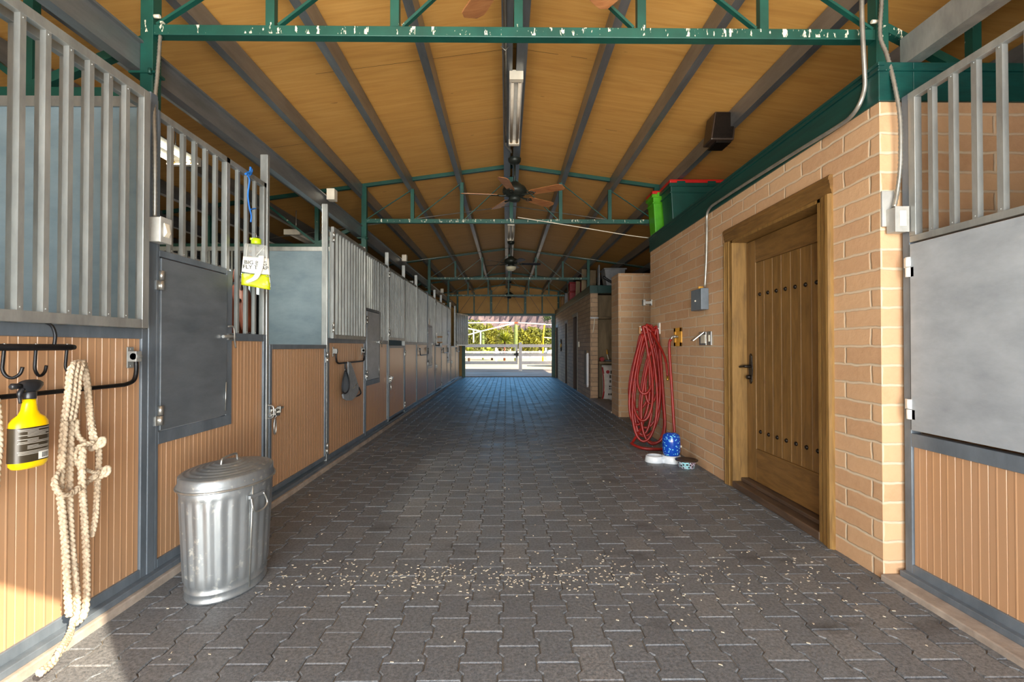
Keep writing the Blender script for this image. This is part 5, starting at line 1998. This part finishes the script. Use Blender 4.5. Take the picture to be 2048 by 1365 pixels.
# ------------------------------------------------------------------ outside
struct('ground_yard', MB().box(-60, 60, Y1 + .08, 27.2, -.3, -.02), 'yard_dirt')
struct('ground_sand', MB().box(-260, 260, 27.2, 560, -.3, -.02), 'sand')
struct('ground_front', MB().box(-40, 40, -60, Y0 - .01, -.3, -.02), 'sand')

FY = 24.9


def zpx(y, Y):
    return H + (694 - y) / FPX * Y


def xpx(x, Y):
    return (x - 1013) / FPX * Y


t = thing('rail_gate', 'white three-rail gate closed across the far yard', 'gate', (-1.0, FY, 0))
gx0, gx1 = -4.0, xpx(1035.5, FY)
for ya_, yb_ in ((689, 695), (707, 713), (723, 729)):
    obj('rail', MB().box(gx0, gx1, FY - .02, FY + .02, zpx(yb_, FY), zpx(ya_, FY)), 'fence_white', t, .006)
for xa in (gx0, gx1 - .11, -1.9):
    if xa == -1.9:
        continue
    obj('stile', MB().box(xa, xa + .11, FY - .025, FY + .025, zpx(729, FY), zpx(689, FY)), 'fence_white', t, .006)
m = MB().box(gx1 - .10, gx1 + .04, FY - .07, FY - .03, zpx(712, FY), zpx(706, FY)).box(gx1 - .19, gx1 - .1, FY - .06, FY - .03, zpx(710.5, FY), zpx(707.5, FY))
m.box(gx1 - .07, gx1 - .02, FY - .06, FY - .03, zpx(715, FY), zpx(702, FY))
obj('latch', m, 'black_iron', t)
t = thing('rail_fence', 'white three-rail fence right of the gate, with the stout capped post', 'fence', (xpx(1041, FY), FY, 0))
px0, px1 = xpx(1037.5, FY), xpx(1044, FY)
obj('post', MB().box(px0, px1, FY - .08, FY + .08, -.02, zpx(687, FY)), 'fence_white', t, .01)
obj('post_cap', MB().add([(px0 - .01, FY - .09, zpx(687, FY)), (px1 + .01, FY - .09, zpx(687, FY)), (px1 + .01, FY + .09, zpx(687, FY)), (px0 - .01, FY + .09, zpx(687, FY)), ((px0 + px1) / 2, FY, zpx(685, FY))], [(3, 2, 1, 0), (0, 1, 4), (1, 2, 4), (2, 3, 4), (3, 0, 4)]), 'fence_white', t)
obj('post', MB().box(3.35, 3.51, FY - .08, FY + .08, -.02, zpx(687, FY)), 'fence_white', t, .01)
for ya_, yb_ in ((689, 695), (707, 713), (723, 729)):
    obj('rail', MB().box(px1, 3.4, FY - .02, FY + .02, zpx(yb_, FY), zpx(ya_, FY)), 'fence_white', t, .006)

F2 = 40.0
t = thing('rail_fence', 'farther white two-rail fence seen through the gate', 'fence', (0, F2, 0))
for ya_, yb_ in ((703, 706), (713, 716)):
    obj('rail', MB().box(-9, 9, F2 - .02, F2 + .02, zpx(yb_, F2), zpx(ya_, F2)), 'fence_white', t)
for k in range(-3, 5):
    x = xpx(992.5, F2) + k * 4.0
    obj('post', MB().box(x - .07, x + .07, F2 - .09, F2 - .02, -.02, zpx(696, F2)), 'fence_white', t, .01)
t = thing('steel_stake', 'thin rusty stake behind the far fence', 'stake', (xpx(1009, 43), 43, 0))
obj('rod', MB().tube([(xpx(1009, 43), 43, -.02), (xpx(1009, 43), 43, 1.2)], .04, 6), 'rust', t)

# white pipes of an arm frame beyond the fence
PY = 46.0


def pp_(x, y):
    return at(x, y, PY)


t = thing('pipe_frame', 'white pipe frame with long arms behind the fence', 'pipe frame', (xpx(1032, PY), PY, 0))
m = MB().tube([pp_(900, 646.5), pp_(1030, 645.5)], .055, 6)
obj('arm', m, 'fence_white', t)
obj('arm', MB().tube([pp_(1034, 645.5), pp_(1130, 651.5)], .055, 6), 'fence_white', t)
obj('arm', MB().tube([pp_(905, 679), pp_(962, 663), pp_(1030, 646.5)], .055, 6), 'fence_white', t)
obj('arm', MB().tube([pp_(905, 651), pp_(931, 656.5), pp_(962, 663)], .055, 6), 'fence_white', t)
obj('hanger', MB().tube([pp_(947, 661), pp_(947, 686)], .06, 6), 'fence_white', t)
obj('hanger', MB().tube([pp_(961, 664), pp_(961, 690)], .06, 6), 'fence_white', t)
obj('mast', MB().tube([(xpx(1032, PY), PY + .3, -.02), (xpx(1032, PY), PY + .3, zpx(646, PY))], .07, 8), 'fence_white', t)
obj('hub', MB().box(xpx(1029, PY), xpx(1035.5, PY), PY - .1, PY + .4, zpx(647.5, PY), zpx(644.5, PY)), 'rust', t)

# cacti
def saguaro(x, Y, ztop, r, label, tilt=0.0):
    t = thing('saguaro', label, 'cactus', (xpx(x, Y), Y, 0), 'saguaro cacti')
    cx = xpx(x, Y)

    def fl(a, z):
        return 1 + .10 * math.cos(a * 12)
    pr = [(r * .7, -.02)] + [(r * (.75 + .3 * math.sin(min(1, q * 1.15) * PI * .62)), ztop * q) for q in (.15, .35, .55, .75, .88)] + [(r * .85, ztop * .95), (r * .5, ztop * .99), (.02, ztop)]
    obj('trunk', MB().lathe(pr, (cx, Y, 0), 48, fl=fl), 'cactus_skin', t)
    return t


saguaro(1031.5, 42.5, zpx(649, 42.5), .155, 'tall pale green saguaro just left of the capped fence post')
saguaro(966, 47.5, zpx(665, 47.5), .12, 'thin saguaro behind the gate, left of the big spiky yucca')


def leaf_cloud(mb, c, rx, ry, rz, n, s, rnd, flatten=1.0, droop=False):
    c = Vector(c)
    for _ in range(n):
        while True:
            u = Vector((rnd.uniform(-1, 1), rnd.uniform(-1, 1), rnd.uniform(-1, 1)))
            if .2 < u.length < 1:
                break
        lump = 1 + .22 * math.sin(5 * u.x + 2) * math.sin(4 * u.z + 1) + .12 * math.sin(11 * u.x + 7 * u.z)
        u = u * lump
        p_ = c + Vector((u.x * rx, u.y * ry, u.z * rz))
        if p_.z < .05:
            continue
        a = Vector((rnd.uniform(-1, 1), rnd.uniform(-1, 1), rnd.uniform(-1, 1))).normalized()
        b = a.cross(Vector((rnd.uniform(-1, 1), rnd.uniform(-1, 1), rnd.uniform(-1, 1)))).normalized()
        L = s * rnd.uniform(.6, 1.4)
        mb.add([p_ - a * L, p_ + b * L * .42, p_ + a * L, p_ - b * L * .42], [(0, 1, 2, 3)])
    return mb


rt = random.Random(21)


def tree(x, Y, w, ztop, zbase, mat, label, n=2600, s=.14):
    cx = xpx(x, Y)
    t = thing('desert_tree', label, 'tree', (cx, Y, 0), 'desert trees behind the fence')
    m = MB()
    zc = (ztop + zbase) / 2
    leaf_cloud(m, (cx, Y, zc), w / 2, w / 2 * .8, (ztop - zbase) / 2, n, s, rt)
    for _ in range(4):
        ox = rt.uniform(-.38, .38) * w
        leaf_cloud(m, (cx + ox, Y + rt.uniform(-.3, .3) * w, zc + rt.uniform(-.05, .3) * (ztop - zbase)), w * .22, w * .22, (ztop - zbase) * .26, n // 6, s, rt)
    obj('crown', m, mat, t)
    m = MB()
    for k in range(3):
        a = k * 2.1 + .4
        m.tube(smooth_path([(cx + .05 * k, Y, -.02), (cx + .12 * math.cos(a), Y + .12 * math.sin(a), zc * .5), (cx + w * .18 * math.cos(a), Y + w * .18 * math.sin(a), zc)], 4), [.09] * 4 + [.06] * 4 + [.03], 7)
    obj('trunk', m, 'bark', t)
    return t


tree(934, 58, 4.6, zpx(639, 58), .4, 'leaf_olive', 'olive mesquite tree at the left edge of the far opening', 3600, .15)
tree(1000, 66, 5.6, zpx(650, 66), .4, 'leaf_yellow', 'yellow-green tree behind the big yucca', 3600, .16)
tree(1052, 56, 3.4, zpx(653, 56), .3, 'leaf_yellow', 'yellow-green tree right behind the tall saguaro', 3000, .15)
tree(1086, 62, 5.6, zpx(656, 62), .3, 'leaf_olive', 'olive tree behind the yellow pole', 3600, .16)
tree(966, 74, 5.0, zpx(668, 74), .3, 'leaf_olive', 'low olive tree behind the thin saguaro', 2400, .17)
# overhanging dark tree at the right
cx, Yt = 3.45, 33.0
t = thing('desert_tree', 'dark leafy tree overhanging the upper right of the far opening', 'tree', (cx, Yt, 0), 'desert trees behind the fence')
m = MB()
leaf_cloud(m, (cx + .2, Yt, 3.5), 1.1, 1.1, .95, 900, .085, rt)
leaf_cloud(m, (cx - .7, Yt, 3.15), .42, .5, .25, 150, .08, rt)
leaf_cloud(m, (cx - .25, Yt, 2.55), .25, .3, .2, 60, .07, rt)
obj('crown', m, 'leaf_dark', t)
obj('trunk', MB().tube(smooth_path([(cx + .9, Yt, -.02), (cx + .8, Yt, 1.5), (cx + .3, Yt, 3.2)], 4), [.14] * 4 + [.1] * 4 + [.05], 8), 'bark', t)


def spiky(x, Y, zc, L, n, label, mat='leaf_yucca', name='yucca', down=True):
    cx = xpx(x, Y)
    t = thing(name, label, 'yucca', (cx, Y, 0), 'spiky desert plants')
    m = MB()
    for _ in range(n):
        el = rt.uniform(-.45 if down else .05, 1.35)
        az = rt.uniform(0, 2 * PI)
        d = Vector((math.cos(az) * math.cos(el), math.sin(az) * math.cos(el), math.sin(el)))
        sd = d.cross(Vector((0, 0, 1))).normalized() * L * .035
        l = L * rt.uniform(.7, 1.1)
        o_ = Vector((cx, Y, zc))
        mid = o_ + d * l * .55 + Vector((0, 0, .02))
        tip = o_ + d * l - Vector((0, 0, l * .14))
        up = d.cross(sd).normalized() * .01
        m.add([o_ - sd * .6, o_ + sd * .6, mid + sd, mid - sd, tip, mid + up * 2], [(0, 1, 2, 5), (1, 0, 3), (0, 5, 3), (3, 5, 4), (5, 2, 4), (2, 3, 4)])
    obj('leaves', m, mat, t)
    obj('stem', MB().tube([(cx, Y, -.02), (cx, Y, zc)], .10, 8), 'bark', t)
    return t


spiky(1009, 44, 1.75, 1.15, 230, 'big spiky yucca behind the gate')
spiky(938, 42, .75, .85, 110, 'low yellow yucca at the left end of the gate')
spiky(984, 45, .9, .6, 80, 'small yellow yucca between the two saguaros')
m = MB()
t = thing('prickly_pear', 'clump of pale prickly pear behind the gate', 'cactus', (xpx(974, 44), 44, 0))
for k in range(16):
    a = rt.uniform(0, PI)
    c_ = Vector((xpx(974, 44) + rt.uniform(-.45, .45), 44 + rt.uniform(-.3, .3), rt.uniform(.3, 1.35)))
    q = MB().lathe([(.02, -.03), (.15, -.025), (.17, 0), (.15, .025), (.02, .03)], (0, 0, 0), 14, 1, 1.3, 'Y')
    q.xf(Matrix.Translation(c_) @ Matrix.Rotation(a, 4, 'Z'))
    m._join(q)
obj('pads', m, 'leaf_yucca', t)
m = MB().tube([at(1086, 690, 39), at(1086.5, 672, 39), at(1089, 651, 39)], .055, 8)
t = thing('yellow_pole', 'bright yellow pole before the olive tree on the right', 'pole', (xpx(1086, 39), 39, 0))
obj('shaft', MB().tube([(xpx(1085.5, 39), 39, -.02), at(1086.5, 672, 39), at(1089, 650.5, 39)], .06, 8), 'yellow_pole', t)
obj('cross_arm', MB().tube([at(1086.5, 675, 39), at(1120, 678, 39)], .04, 6), 'fence_white', t)

# parked white car whose front shows at the right of the opening
cy_, cz_ = 30.0, 0
cx0 = xpx(1091, 30)
t = thing('parked_car', 'white car whose front end shows behind the fence at right', 'car', (cx0 + 2.1, 30.6, 0))
prof = [(cx0 + .05, .35), (cx0, .55), (cx0 + .06, .85), (cx0 + .30, 1.0), (cx0 + .9, 1.08), (cx0 + 1.5, 1.50), (cx0 + 2.9, 1.55), (cx0 + 3.8, 1.12), (cx0 + 4.2, 1.05), (cx0 + 4.3, .5), (cx0 + 4.2, .32)]
obj('body', MB().prism(prof, 'Y', 29.8, 31.5), 'car_white', t, .08, segs=3)
obj('window', MB().prism([(cx0 + 1.05, 1.10), (cx0 + 1.55, 1.43), (cx0 + 2.8, 1.47), (cx0 + 3.5, 1.14)], 'Y', 29.785, 29.80), 'dark_glass', t)
obj('headlight', MB().box(cx0 + .02, cx0 + .16, 29.86, 30.15, .70, .84), 'dark_glass', t, .02)
for xx in (cx0 + .85, cx0 + 3.4):
    for yy in (29.78, 31.32):
        obj('wheel', MB().lathe([(.20, 0), (.33, .01), (.34, .10), (.33, .19), (.20, .20)], (xx, yy, .32), 24, axis='Y'), 'rubber', t)

# mountains
rm = random.Random(9)
mv, mf = [], []
NX, NY = 150, 46


def ridge(u, w):
    s_ = 0
    for k, (fx, am) in enumerate(((.011, 26), (.027, 14), (.061, 8), (.13, 4.5), (.29, 2.0))):
        s_ += am * (1 - abs(math.sin(u * fx + k * 1.7 + w * fx * .8 + 1.3 * math.sin(w * fx * .6 + k))))
    return s_


for j in range(NY):
    q = j / (NY - 1)
    y = 480 + 420 * q
    for i in range(NX):
        x = -520 + 1040 * i / (NX - 1)
        z = -2 + (q ** 1.1) * (30 + ridge(x * 1.6, y * 1.2) * 2.4) + (ridge(x * 1.7 + 90, y) * .35) * q
        mv.append((x, y, z))
for j in range(NY - 1):
    for i in range(NX - 1):
        a_ = j * NX + i
        mf.append((a_, a_ + 1, a_ + NX + 1, a_ + NX))
struct('ground_mountains', MB().add(mv, mf), 'mountain')
